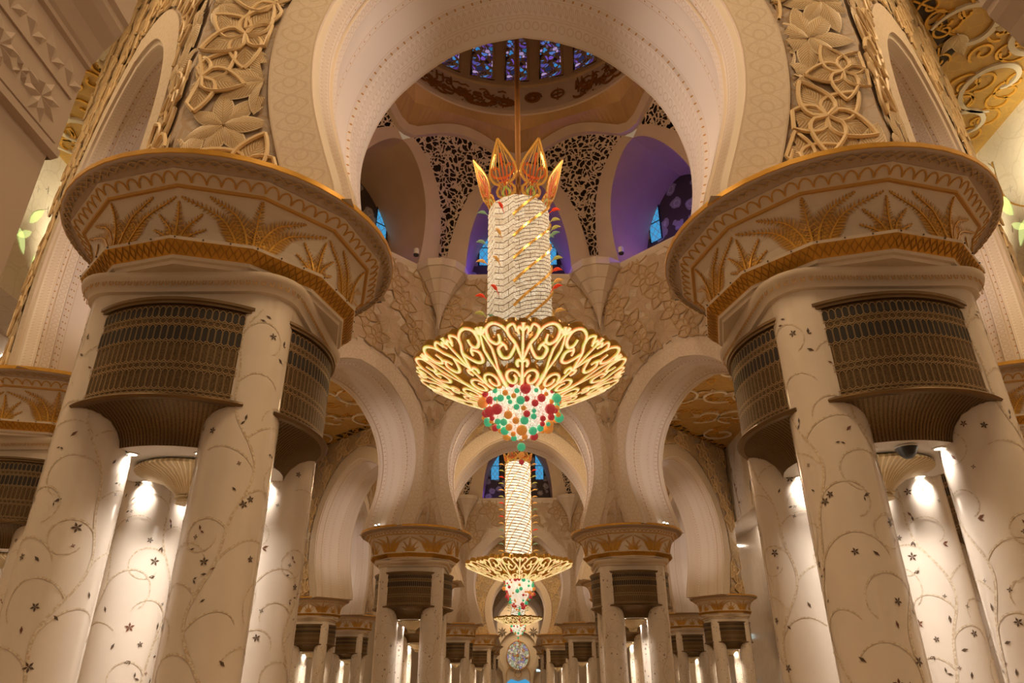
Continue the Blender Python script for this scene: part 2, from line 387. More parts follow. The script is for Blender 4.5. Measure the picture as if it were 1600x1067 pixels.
# ------------------------------------------------------------------ floor, outer walls, ceiling
b = MB(); b.add([(-22, -12, 0), (22, -12, 0), (22, 116, 0), (-22, 116, 0)], [(0, 1, 2, 3)], 'carpet')
tag(b.build('floor', smooth=False), 'patterned carpet floor of the prayer hall', kind='structure')
WX, WX2, ZS = 15.1, 17.0, 12.2
for sgn, nm in ((-1, 'left'), (1, 'right')):
    b = MB()
    X, X2 = sgn*WX, sgn*WX2
    V = [(X, -6, ZS), (X, 112, ZS), (X, 112, ZC), (X, -6, ZC)]; b.add(V, [(0, 1, 2, 3)], 'marble_vein', [(0, 0)]*4)
    b.add([(X, -6, ZS), (X2, -6, ZS), (X2, 112, ZS), (X, 112, ZS)], [(0, 1, 2, 3)], 'marble_vein', [(0, 0)]*4)
    b.add([(X2, -6, 0), (X2, 112, 0), (X2, 112, ZS), (X2, -6, ZS)], [(0, 1, 2, 3)], 'column_marble', [(0, 0)]*4)
    wl = b.build('wall_'+nm, smooth=False); tag(wl, 'cream marble outer wall along the %s side of the hall' % nm, kind='structure')
b = MB()
def hw_oct(y):
    w = 0
    for A, yc in ((A1, Y1), (A2, Y2), (A1, Y3)):
        Bo = A/T+HW-.05; Ao = Bo*T; d = abs(y-yc)
        if d < Ao: w = max(w, Bo)
        elif d < Bo: w = max(w, Ao+(Bo-d)/(Bo-Ao)*(Bo-Ao))
    return w
ys = [-6]
for A, yc in ((A1, Y1), (A2, Y2), (A1, Y3)):
    Bo = A/T+HW-.05; Ao = Bo*T; ys += [yc-Bo-.001, yc-Bo+.001, yc-Ao, yc+Ao, yc+Bo-.001, yc+Bo+.001]
ys.append(112); ys.sort()
for i in range(len(ys)-1):
    y0, y1 = ys[i], ys[i+1]
    if y1-y0 < .01: continue
    w0, w1 = hw_oct(y0), hw_oct(y1)
    if hw_oct((y0+y1)/2) == 0: w0 = w1 = 0
    for sgn in (-1, 1): b.add([(sgn*w0, y0, ZC), (sgn*WX, y0, ZC), (sgn*WX, y1, ZC), (sgn*w1, y1, ZC)], [(0, 1, 2, 3)], 'ceiling_gold')
ceil_o = tag(b.build('ceiling', smooth=False), 'gold flat ceiling between the domed bays with scrolled floral relief', kind='structure')

# scrolls and tulips on the ceiling
def spiral(cx, cy, r, turns, a0, d=1, n=26):
    return [(cx+r*(1-.78*i/n)*math.cos(a0+d*turns*2*PI*i/n), cy+r*(1-.78*i/n)*math.sin(a0+d*turns*2*PI*i/n)) for i in range(n+1)]
def on_ceiling(mb, pts, hw, mat, th=.06):
    mb.ribbon([(x, y, ZC-.005) for x, y in pts], [(0, 0, -1)]*len(pts), hw, th, mat)
def leafshape(mb, x, y, a, L, W, mat, z=ZC-.01):
    rows = []; uvs = []; n = 12
    for i in range(n+1):
        p = i/n; wv = W*math.sin(PI*min(1, p**.75))*(1-.15*p); row = []; ur = []
        for q in (-1, -.5, 0, .5, 1):
            lx = L*p; ly = wv*q; row.append((x+lx*math.cos(a)-ly*math.sin(a), y+lx*math.sin(a)+ly*math.cos(a), z-.05-.05*(1-q*q))); ur.append((p, q))
        rows.append(row); uvs.append(ur)
    mb.grid(rows, mat, False, uvs)
r2 = random.Random(3)
bw, bg, bd = MB(), MB(), MB()
spots = []
for y in (6.0, 7.8, 9.6, 11.4, 13.2, 15.0, 16.8, 19, 21.5, 25, 28.5, 32, 35.5, 39, 42.5, 46):
    for x in (7.2, 9.6, 12.0, 13.9, -7.2, -9.6, -12.0, -13.9, 2.4, -2.4):
        if hw_oct(y)+.8 < abs(x) or hw_oct(y) == 0 and abs(x) < 15: spots.append((x, y))
for (x, y) in spots:
    if abs(abs(x)) + 1.0 < hw_oct(y): continue
    a = r2.uniform(0, 2*PI); d = r2.choice((-1, 1))
    P = spiral(x, y, r2.uniform(.9, 1.4), r2.uniform(.8, 1.2), a, d); on_ceiling(bw, [(max(-14.9, min(14.9, px)), py) for px, py in P if hw_oct(py) < abs(px)-.05] or [(x, y), (x+.1, y)], lambda t: .02+.06*math.sin(PI*min(1, t*.9+.08)), 'carved_white', .09)
    if abs(x) < 13.5:
        leafshape(bw, P[-1][0], P[-1][1], a+d*4.5, .9, .22, 'relief_petal'); leafshape(bw, P[-1][0], P[-1][1], a+d*5.3, .7, .18, 'relief_petal'); leafshape(bw, P[8][0], P[8][1], a+d*2.2, .8, .17, 'relief_petal'); leafshape(bw, P[14][0], P[14][1], a+d*3.6, .6, .15, 'relief_petal')
    for k in range(6):
        gx, gy = x+r2.uniform(-1.1, 1.1), y+r2.uniform(-1.5, 1.5); gx = max(-14.4, min(14.4, gx))
        if hw_oct(gy) > abs(gx)-.6: continue
        on_ceiling(bg, spiral(gx, gy, r2.uniform(.3, .5), r2.uniform(.9, 1.3), r2.uniform(0, 6), r2.choice((-1, 1)), 18), .035, 'gold_paint', .05)
for A, yc in ((A1, Y1), (A2, Y2)):
    Q = octo(A, yc); Bo = A/T+HW
    for i in range(8):
        (x0, y0), (x1, y1) = Q[i], Q[(i+1) % 8]
        m = Vector(((x0+x1)/2, (y0+y1)/2-yc, 0)).normalized(); u = Vector((-m.y, m.x, 0)); c = Vector((0, yc, ZC-.012))+m*Bo
        n = 9; Lh = Bo*T+.1
        for k in range(n):
            t0 = -Lh+2*Lh*(k+.06)/n; t1 = -Lh+2*Lh*(k+.94)/n; w1 = .55+.25*math.sin(k*2.3)
            bd.add([c+u*t0+m*.12, c+u*t1+m*.12, c+u*(t1-.05)+m*w1, c+u*(t0+.1)+m*(w1+.15)], [(0, 1, 2, 3)], 'dark_void')
            q = c+u*(t0+t1)*.5+m*.4; on_ceiling(bg, spiral(q.x, q.y, .3, 1.1, k*1.3, 1 if k % 2 else -1, 16), .03, 'gold_paint', .05)
            on_ceiling(bg, [((c+u*t0+m*.15).x, (c+u*t0+m*.15).y), ((c+u*t1+m*.6).x, (c+u*t1+m*.6).y)], .025, 'gold_paint', .04)
bw.build('scroll_relief', ceil_o, label='white carved scrolls and tulips'); bg.build('tendril_relief', ceil_o, label='thin gold tendrils'); bd.build('openwork_panel', ceil_o, smooth=False, label='dark openwork gaps')

# end wall with the stained rose window
b = MB(); YE = 111.9
def arch_prof(k=1.0, kz=1.0):
    P = [(2.27, 7.2), (2.33, 7.5), (2.56, 8.2), (2.76, 8.95), (2.84, 9.7), (2.80, 10.3), (2.61, 11.0), (2.22, 11.74), (1.44, 12.58), (.7, 12.98), (0, 13.14)]
    return [(x*k, 7.2+(z-7.2)*kz) for x, z in P]
b.add([(-20, YE, 0), (20, YE, 0), (20, YE, ZC+4), (-20, YE, ZC+4)], [(0, 1, 2, 3)], 'plain_plaster')
wf = tag(b.build('wall_end', smooth=False), 'cream end wall far down the nave behind the last chandelier', kind='structure')
b = MB(); hs = [(math.sin(t)*2.75, 6.9-math.cos(t)*2.9) for t in [math.radians(35+ (180-35)*i/20) for i in range(21)]]
hs = [(1.7, 2.0), (1.75, 3.9)]+hs[1:]; full = hs+[(-x, z) for x, z in hs[::-1]][1:]
b.grid([[(x*1.22, YE-.5, 6.9+(z-6.9)*1.2) for x, z in full], [(x, YE-.5, z) for x, z in full], [(x, YE-.02, z) for x, z in full]], 'cream_plaster', False, None)
b.grid([[(x*1.22, YE-.5, 6.9+(z-6.9)*1.2) for x, z in full], [(x*1.22, YE, 6.9+(z-6.9)*1.2) for x, z in full]], 'cream_plaster')
b.build('arch_surround', wf)
for sx in (-1, 1):
    b = MB()
    for k in range(8):
        a = k*PI/4; b.add([(sx*2.3, YE-.55, 9.6), (sx*2.3+.62*math.cos(a-.3)*.6, YE-.6, 9.6+.62*math.sin(a-.3)*.6), (sx*2.3+.8*math.cos(a), YE-.55, 9.6+.8*math.sin(a)), (sx*2.3+.62*math.cos(a+.3)*.6, YE-.6, 9.6+.62*math.sin(a+.3)*.6)], [(0, 1, 2, 3)], 'inlay_dark')
    b.build('star_rosette', wf, smooth=False)
b = MB(); b.add([(1.62*math.cos(2*PI*k/32), YE-.1, 6.5+1.9*math.sin(2*PI*k/32)) for k in range(32)], [tuple(range(32))], 'rose_glass')
ro = tag(b.build('window_1', smooth=False), 'round stained glass window with pale flowers in the end wall', kind='structure')
b = MB()
for k in range(8):
    a = k*PI/4+.2; b.tube([(1.62*t*math.cos(a+.5*t*(1 if k % 2 else -1)), YE-.14, 6.5+1.9*t*math.sin(a+.5*t*(1 if k % 2 else -1))) for t in [i/8 for i in range(9)]], .035, 'gold_line', 4)
b.tube([(1.64*math.cos(2*PI*k/32), YE-.14, 6.5+1.92*math.sin(2*PI*k/32)) for k in range(32)], .06, 'gold_line', 5, True)
for k in (-1, 1):
    b.tube(smooth_curve([(0, YE-.14, 3.5), (k*.5, YE-.14, 4.0), (k*.35, YE-.14, 4.6), (k*1.2, YE-.14, 4.9), (k*1.65, YE-.14, 4.3), (k*1.7, YE-.14, 3.2)], 6), .045, 'gold_line', 4)
b.build('gold_tracery', ro)
b = MB(); b.add([(-1.6, YE-.1, .3), (1.6, YE-.1, .3), (1.6, YE-.1, 3.0), (1.0, YE-.1, 3.4), (0, YE-.1, 3.1), (-1.0, YE-.1, 3.4), (-1.6, YE-.1, 3.0)], [tuple(range(7))], 'pane_glass')
tag(b.build('window_2', smooth=False), 'blue lit lower window pane under the round stained glass', kind='structure')

# ------------------------------------------------------------------ pier: one prototype, 24 instances
CD, CR = .82, .41
RIM, ZR = 2.2, 7.26
def poly12(R, a):
    k = math.floor(a/(PI/6)+1e-9); m = (k+.5)*PI/6; return R*math.cos(PI/12)/math.cos(a-m)
def col_mesh():
    b = MB(); b.lathe([(CR, 0), (CR, 6.0)], 28, 'column_marble')
    r3 = random.Random(11)
    def S(a, z, o=.003): return ((CR+o)*math.cos(a), (CR+o)*math.sin(a), z)
    # climbing vines of pale inlay
    def vine(a, z, ang, L, cv, w, depth=0):
        pts = []; n = int(L/.035)
        for i in range(n):
            pts.append((a, z)); ang += cv*(1+.9*i/n)+math.sin(i*.35+depth)*.02
            a += .035*math.cos(ang)/CR; z += .035*math.sin(ang)
            if z > 5.9 or z < .3: break
        if len(pts) < 4: return pts
        N = len(pts); rows = []
        for i, (aa, zz) in enumerate(pts):
            t = (pts[min(i+1, N-1)][0]-pts[max(i-1, 0)][0], pts[min(i+1, N-1)][1]-pts[max(i-1, 0)][1]); l = math.hypot(t[0]*CR, t[1]) or 1
            nx, nz = -t[1]/l, t[0]*CR/l; ww = w*(1-.6*i/N)
            rows.append([S(aa+nx*ww/CR, zz+nz*ww), S(aa-nx*ww/CR, zz-nz*ww)])
        b.grid(rows, 'vine_inlay', False, None); return pts
    for k in range(3):
        a = k*2.1; z = .3; ang = PI/2
        main = []; ph = k*1.3
        n = 150
        for i in range(n): main.append((a+.42*math.sin(i*.085+ph)+.12*math.sin(i*.21), .3+i*.036))
        rows = []
        for i, (aa, zz) in enumerate(main):
            t = (main[min(i+1, n-1)][0]-main[max(i-1, 0)][0], main[min(i+1, n-1)][1]-main[max(i-1, 0)][1]); l = math.hypot(t[0]*CR, t[1]) or 1
            nx, nz = -t[1]/l, t[0]*CR/l; ww = .018*(1-.5*i/n)
            rows.append([S(aa+nx*ww/CR, zz+nz*ww), S(aa-nx*ww/CR, zz-nz*ww)])
        b.grid(rows, 'vine_inlay')
        for i in range(6, n-6, 9):
            d = 1 if (i//9) % 2 else -1
            vine(main[i][0], main[i][1], PI/2-d*.5, r3.uniform(.6, 1.1), -d*r3.uniform(.06, .14), .011, i)
    # dark flowers and leaves
    def flower(a, z, r, n, mat):
        rot = r3.uniform(0, 6)
        for k in range(n):
            t = rot+k*2*PI/n
            P = [(0, 0), (.55*r*math.cos(t-.42), .55*r*math.sin(t-.42)), (r*math.cos(t), r*math.sin(t)), (.55*r*math.cos(t+.42), .55*r*math.sin(t+.42))]
            b.add([S(a+x/CR, z+y, .004) for x, y in P], [(0, 1, 2, 3)], mat)
    def leaf(a, z, L, mat):
        t = r3.uniform(0, 6); P = [(0, 0), (.5*L, .22*L), (L, .05*L), (.5*L, -.16*L)]
        b.add([S(a+(x*math.cos(t)-y*math.sin(t))/CR, z+x*math.sin(t)+y*math.cos(t), .004) for x, y in P], [(0, 1, 2, 3)], mat)
    for i in range(115):
        a = r3.uniform(0, 2*PI); z = .4+5.3*((i*.618) % 1); k = r3.random(); mt = 'inlay_dark' if r3.random() < .75 else 'inlay_red'
        if k < .3: flower(a, z, r3.uniform(.036, .06), 5, mt)
        elif k < .5: leaf(a, z, r3.uniform(.05, .09), mt); leaf(a, z, r3.uniform(.04, .07), mt)
        elif k < .85: leaf(a, z, r3.uniform(.05, .09), mt)
        else: flower(a, z, r3.uniform(.02, .03), 4, mt)
    return b
t = NT('vine_inlay'); n = t.noise(t.obj(), 40, 2); t.out(t.mix(t.step(n.outputs[0], .4, .6), (.66, .55, .42), (.88, .82, .70)), .25, .1); M['vine_inlay'] = t.m

def rsq(h, r, n=8):      # rounded square outline
    P = []
    for q in range(4):
        cx, cy = ((h-r), (h-r)); 
        for i in range(n+1):
            a = i/n*PI/2; x, y = cx+r*math.cos(a), cy+r*math.sin(a)
            for _ in range(q): x, y = -y, x
            P.append((x, y))
    return P
def make_pier():
    root = empty('marble_pier')
    c0 = col_mesh().build('column', root, angle=60)
    c0.location = (CD, CD, 0)
    for k, (x, y) in enumerate(((-CD, CD), (-CD, -CD), (CD, -CD))):
        c = c0.copy(); col.objects.link(c); c.location = (x, y, 0); c.rotation_euler = (0, 0, (k+1)*1.7); c.parent = root
    # upper body and its rounded ogee band
    b = MB(); hB = CD+CR
    rows = []
    for z, e, r in ((5.60, 0, .42), (5.86, 0, .42), (5.87, .05, .45), (5.95, .07, .47), (6.00, .13, .5), (6.05, .15, .52), (6.08, .15, .52)):
        rows.append([(x, y, z) for x, y in rsq(hB+e, r)])
    b.grid(rows, 'cream_plaster', True)
    # dark little curl row on the band
    ring = rsq(hB+.085, .48, 14)
    b.add([(x, y, 5.60) for x, y in rsq(hB, .42)], [tuple(range(36))[::-1]], 'cream_plaster')
    b.build('upper_body', root, angle=50)
    b = MB(); P = rsq(hB+.105, .49, 8); per = []
    for i in range(len(P)):
        p, q = Vector((*P[i], 0)), Vector((*P[(i+1) % len(P)], 0)); L = (q-p).length; k = max(1, round(L/.075))
        for j in range(k):
            c = p.lerp(q, (j+.5)/k); t_ = (q-p).normalized(); nn = Vector((t_.y, -t_.x, 0))
            b.ribbon([(c+t_*.022*math.cos(s)+Vector((0, 0, 5.965+.04*math.sin(s)))) for s in (0, 1.05, 2.1, 3.14, 4.19, 5.24, 6.28)], [nn]*7, .004, .006, 'gold_line')
    curls = b
    # capital: 12-sided collar, gold diamond band, flared bell, round rim
    b = MB()
    def ring12(R, z, N=12): return [(poly12(R, i*2*PI/N)*math.cos(i*2*PI/N), poly12(R, i*2*PI/N)*math.sin(i*2*PI/N), z) for i in range(N)]
    b.grid([ring12(1.20, 6.08), ring12(1.56, 6.08), ring12(1.57, 6.12), ring12(1.61, 6.13), ring12(1.62, 6.17)], 'cream_plaster', True)
    b.grid([ring12(1.62, 6.17), ring12(1.76, 6.30)], 'gold_paint', True)
    b.grid([ring12(1.76, 6.30), ring12(1.77, 6.335), ring12(1.70, 6.345)], 'cream_plaster', True)
    bell = [(1.66, 6.345), (1.67, 6.50), (1.70, 6.66), (1.76, 6.82), (1.85, 6.95)]
    b.grid([ring12(R, z) for R, z in bell], 'cream_plaster', True)
    b.grid([ring12(1.85, 6.95), ring12(1.89, 6.945), ring12(1.90, 6.975)], 'gold_line', True)
    b.grid([ring12(1.90, 6.975, 48), ring12(2.05, 7.085, 48)], 'cream_plaster', True)
    rim = lambda R, z: [(R*math.cos(i*PI/24), R*math.sin(i*PI/24), z) for i in range(48)]
    b.grid([ring12(2.05, 7.085, 48), ring12(2.05, 7.10, 48), rim(2.17, 7.16), rim(2.19, 7.18)], 'grey_plaster', True)
    b.build('capital', root, smooth=False)
    b = MB(); b.grid([rim(2.19, 7.18), rim(RIM, 7.185), rim(RIM, 7.25), rim(2.17, ZR), rim(.9, ZR+.01)], 'gold_paint', True); b.build('gold_rim', root, angle=30)
    # pattern on the capital: diamonds, scallops, heart lattice
    b = MB()
    def P12(R, a, z, o=0.0): rr = poly12(R, a)+o; return Vector((rr*math.cos(a), rr*math.sin(a), z))
    for i in range(12*9):
        a = (i+.5)*2*PI/108; da = 2*PI/108*.42; c = 1.69; n = Vector((math.cos(a), math.sin(a), -.9))
        q = [P12(1.69, a-da, 6.235, .006), P12(1.75, a, 6.29, .006), P12(1.69, a+da, 6.235, .006), P12(1.63, a, 6.18, .006), P12(1.69, a-da, 6.235, .006)]
        b.ribbon(q, [n]*5, .007, .007, 'gold_deep')
        if i % 3 == 0:
            p = P12(1.77, a, 6.318, .004); b.box((p.x-.007, p.y-.007, p.z-.007), (p.x+.007, p.y+.007, p.z+.007), 'inlay_dark')
    for i in range(72):
        a0 = i*2*PI/72; q = []; n = []
        for k in range(9):
            u = k/8; a = a0+u*2*PI/72; h = math.sin(PI*u)**.55; R = 1.925+.10*h; q.append(P12(R, a, 6.975+(R-1.90)/.15*.11, .002)); n.append(Vector((math.cos(a)*.6, math.sin(a)*.6, -.8)))
        b.ribbon(q, n, .009, .010, 'gold_line')
    for i in range(96):
        a0 = i*2*PI/96; R0, R1 = 2.065, 2.165
        for s in (-1, 1):
            q = []; n = []
            for k in range(5):
                u = k/4; a = a0+s*(u-.5)*2*PI/96*1.3; R = R0+(R1-R0)*(u if k < 4 else .8)
                m = (R-2.05)/.12; q.append(Vector((R*math.cos(a), R*math.sin(a), 7.095+.058*m))); n.append(Vector((math.cos(a)*.4, math.sin(a)*.4, -.9)))
            b.ribbon(q, n, .008, .010, 'relief_line')
    b.add(curls.v, curls.f, 'gold_line'); b.build('capital_tracery', root)
    # fern frieze
    b = MB()
    def bell_pt(a, h, o=.0):
        z = 6.345+h*.605; 
        for (r0, z0), (r1, z1) in zip(bell, bell[1:]):
            if z <= z1+1e-6: R = r0+(r1-r0)*(z-z0)/(z1-z0); break
        else: R = 1.85
        return P12(R, a, z, o)
    def frond(ac, P, hw, nl=22):      # P: control points (angle offset in degrees, height 0..1)
        C = smooth_curve([(x, y, 0) for x, y in P], 8); N = len(C)
        sp = [(ac+math.radians(c[0]), max(0.0, min(1.0, c[1]))) for c in C]
        b.ribbon([bell_pt(a, h, .004) for a, h in sp], [Vector((math.cos(a), math.sin(a), -.3)) for a, h in sp], lambda t: .014*(1-.7*t), .014, 'gold_paint')
        Ls = sum(math.hypot((q[0]-p[0])*1.75, (q[1]-p[1])*.62) for p, q in zip(sp, sp[1:])); nl = max(8, int(Ls/.030)); seg = Ls/nl
        for k in range(nl):
            t = (k+.5)/nl; f = t*(N-1); i = min(int(f), N-2); fr = f-i
            a = sp[i][0]+(sp[i+1][0]-sp[i][0])*fr; h = sp[i][1]+(sp[i+1][1]-sp[i][1])*fr
            dx = (sp[i+1][0]-sp[i][0])*1.75; dy = (sp[i+1][1]-sp[i][1])*.62; l = math.hypot(dx, dy) or 1; dx /= l; dy /= l
            W = hw*(1-t**2.2)*(.75+.25*math.sin(PI*min(1, t*1.6)))+.012
            for s in (-1, 1):
                ex, ey = (-dy*s*.86+dx*.5), (dx*s*.86+dy*.5)
                tx = a+ex*W/1.75; ty = h+ey*W/.62; hwid = .34*seg; wx = dx*hwid; wy = dy*hwid
                if ty < 0: continue
                ty = min(1.0, ty)
                mx, my = a+ex*W*.6/1.75, min(1, max(0, h+ey*W*.6/.62))
                q = [bell_pt(a-wx/1.75, max(0, h-wy/.62), .008), bell_pt(a+wx/1.75, min(1, h+wy/.62), .008), bell_pt(mx+wx*.8/1.75, min(1, my+wy*.8/.62), .010), bell_pt(tx, ty, .012), bell_pt(mx-wx*.8/1.75, max(0, my-wy*.8/.62), .010)]
                b.add(q, [(0, 1, 2, 3, 4)], 'gold_paint' if (k+(s > 0)) % 2 else 'gold_deep')
    for k in range(12):
        ac = k*PI/6
        if k % 2 == 0:
            frond(ac, [(0, 0), (0, .5), (0, .96)], .16)
            for s in (-1, 1):
                frond(ac, [(s*2, 0), (s*4, .35), (s*9, .68), (s*19, .92)], .16, 26); frond(ac, [(s*6, 0), (s*9, .30), (s*15, .60), (s*29, .86)], .16, 28)
        else:
            frond(ac, [(0, 0), (0, .4), (0, .78)], .11, 16)
            for s in (-1, 1):
                frond(ac, [(s*1.5, 0), (s*3.5, .28), (s*9, .60)], .10, 14); frond(ac, [(s*3, 0), (s*5.5, .14), (s*11, .30)], .08, 10)
    b.build('fern_frieze', root, smooth=False)
    # bronze air drums between the columns
    RD = 1.47; ha = math.radians(36.5)
    def grille(rot):
        b = MB(); a0, a1 = rot-ha, rot+ha
        b.lathe([(RD, 4.50), (RD, 5.60)], 24, 'bronze_mesh', a0=a0, a1=a1)
        b.lathe([(RD+.0, 5.585), (RD+.035, 5.59), (RD+.035, 5.62), (RD+.055, 5.63), (RD+.055, 5.665), (1.2, 5.67)], 24, 'bronze_trim', a0=a0, a1=a1)
        rowsz = [(5.415, 5.565, 1), (5.335, 5.415, 0), (5.13, 5.335, 1), (4.87, 5.13, 0), (4.795, 4.87, 0), (4.555, 4.795, 0), (4.505, 4.555, 0)]
        NC = 26; st = (a1-a0)/NC
        for ri, (z0, z1, dark) in enumerate(rowsz):
            for k in range(NC):
                ac = a0+(k+.5+(.5 if ri % 2 else 0))*st
                if ac > a1-st*.4: continue
                hwid = st*.46; ch = min(.035, (z1-z0)*.4)
                out = [(ac-hwid, z0+ch*.4), (ac, z0-ch*.35), (ac+hwid, z0+ch*.4), (ac+hwid, z1-ch), (ac+hwid*.5, z1-ch*.2), (ac, z1), (ac-hwid*.5, z1-ch*.2), (ac-hwid, z1-ch)]
                if dark:
                    b.add([((RD+.006)*math.cos(a), (RD+.006)*math.sin(a), z) for a, z in out], [tuple(range(8))], 'opening_shade')
                V = []; n = len(out); zc = (z0+z1)/2
                for a, z in out: V.append(((RD+.010)*math.cos(a), (RD+.010)*math.sin(a), z))
                for a, z in out:
                    a_ = ac+(a-ac)*.88; z_ = zc+(z-zc)*(1-.010/(z1-z0)*2); V.append(((RD+.010)*math.cos(a_), (RD+.010)*math.sin(a_), z_))
                b.add(V, [(i, (i+1) % n, n+(i+1) % n, n+i) for i in range(n)], 'bronze_light')
        g = b.build('air_grille', root)
        b = MB(); b.lathe([(RD, 4.50), (RD+.06, 4.485), (RD+.085, 4.455), (RD+.06, 4.43), (RD, 4.425)], 24, 'bronze_trim', a0=a0-.03, a1=a1+.03)
        b.build('grille_lip', g)
        b = MB(); prof = [(RD, 4.43), (1.36, 4.39), (1.22, 4.31), (1.12, 4.21), (1.07, 4.12), (1.05, 4.05)]
        b.lathe(prof, 24, 'bronze_mesh', a0=rot-PI/4, a1=rot+PI/4)
        for k in range(44):
            a = rot-PI/4+(k+.5)*(PI/2)/44
            for da in (-.013, .013):
                q = [Vector(((r+.004)*math.cos(a+da), (r+.004)*math.sin(a+da), z-.004)) for r, z in prof]; b.ribbon(q, [Vector((math.cos(a), math.sin(a), -.5))]*len(q), .0016, .003, 'bronze_light')
        b.build('flared_skirt', g)
    for k in range(4): grille(k*PI/2)
    # soffit, bowl, recessed lamps
    b = MB(); b.lathe([(1.05, 4.05), (.05, 4.05)], 32, 'white_metal'); b.lathe([(1.2, 4.4), (1.2, 5.6)], 24, 'opening_shade'); b.build('lamp_soffit', root)
    b = MB(); b.lathe([(.02, 4.05), (.64, 4.04), (.66, 4.02), (.66, 3.995), (.63, 3.985), (.50, 3.955), (.34, 3.89), (.21, 3.80), (.15, 3.74), (.165, 3.73), (.165, 3.71), (.13, 3.70), (.13, 3.68), (.145, 3.675), (.145, 3.655), (.01, 3.65)], 40, 'bowl_gold')
    b.build('lamp_bowl', root, angle=30)
    for k in range(4):
        for s in (-1, 1):
            a = k*PI/2+s*math.radians(27); b = MB(); c = (.86*math.cos(a), .86*math.sin(a)); b.disc(.055, 4.044, 12, 'lamp_glow', c, up=False); b.lathe([(.055, 4.05), (.057, 4.035), (.075, 4.035), (.078, 4.05)], 14, 'white_metal', c)
            b.build('downlight', root)
    return root
simple('relief_line', (.50, .36, .20), .6)
t = NT('bowl_gold'); u, v, vec = t.uv(); s = t.step(t.math('SINE', t.math('MULTIPLY', u, 2*PI*60)), -.3, .6)
t.out(t.mix(s, (.50, .38, .20), (.78, .66, .42)), .35, .6); t.bump(s, .4, .01); M['bowl_gold'] = t.m

pier0 = make_pier()
def side(x): return 'left' if x < 0 else 'right'
piers = []
info = [(octo(A1, Y1), 1), (octo(A2, Y2), 2), (octo(A1, Y3), 3)]
rank = {(1, 0): 'huge nearest', (1, 2): 'near outer', (1, 3): 'partly hidden inner-aisle', (1, 4): 'second nave', (2, 1): 'slim glimpsed', (2, 2): 'aisle', (2, 3): 'farther aisle', (2, 4): 'third nave', (3, 1): 'fourth nave', (3, 2): 'remote', (3, 3): 'most remote', (3, 4): 'last nave'}
LAB = {(1, 'n'): 'huge four-column marble pier on the {s}, biggest fern capital beside the first arch',
       (1, 'a'): 'marble pier cut by the {s} picture edge, its capital below the nearest one',
       (1, 'b'): 'marble pier hidden behind the huge {s} pier, seen only between its columns',
       (1, 'f'): 'whole four-column pier {s} of the nave, carrying the far arch behind the first chandelier',
       (2, 'n'): 'marble pier just behind the {s} whole nave pier, only its grille edge showing',
       (2, 'a'): 'small fern-capital pier on the {s}, the larger of two beyond the side arch',
       (2, 'b'): 'smaller {s} pier overlapping the aisle pier, second of two beyond the side arch',
       (2, 'f'): 'small pier {s} of the nave carrying the arch beyond the second chandelier',
       (3, 'n'): 'tiny pier {s} of the far nave, in front of the round stained window wall',
       (3, 'a'): 'tiny distant pier on the {s} behind the third nave pier',
       (3, 'b'): 'tiny most distant aisle pier on the {s} of the last bay',
       (3, 'f'): 'last tiny pier {s} of the round stained glass window'}
code = {0: 'n', 1: 'n', 2: 'a', 7: 'a', 3: 'b', 6: 'b', 4: 'f', 5: 'f'}
first = True
for P, oi in info:
    for i, (x, y) in enumerate(P):
        if oi == 3 and code[i] in 'ab': continue
        o = pier0 if first else copy_tree(pier0); first = False
        o.location = (x, y, 0); tag(o, LAB[(oi, code[i])].format(s=side(x)), 'pier', 'four-column marble piers')
        piers.append((o, x, y, oi))
        big = oi == 1 and i in (0, 1)
        E0 = 150
        light('SPOT', (x, y, 3.60), 75 if oi == 1 else 60, (1, .86, .72), .12, (0, 0, -1), 165, .5, name='bowl_lamp')
        for k in range(4):
            a = PI/4+k*PI/2
            if big or oi == 1:
                for s in (-1, 1):
                    aa = a+s*math.radians(18); light('SPOT', (x+.86*math.cos(aa), y+.86*math.sin(aa), 4.0), E0*.9, (1, .86, .72), .05, (0.12*math.cos(aa), .12*math.sin(aa), -1), 125, .9, name='downlight_lamp')
            else: light('SPOT', (x+.70*math.cos(a), y+.70*math.sin(a), 4.0), E0*1.6, (1, .80, .58), .05, (0, 0, -1), 120, .8, name='downlight_lamp')

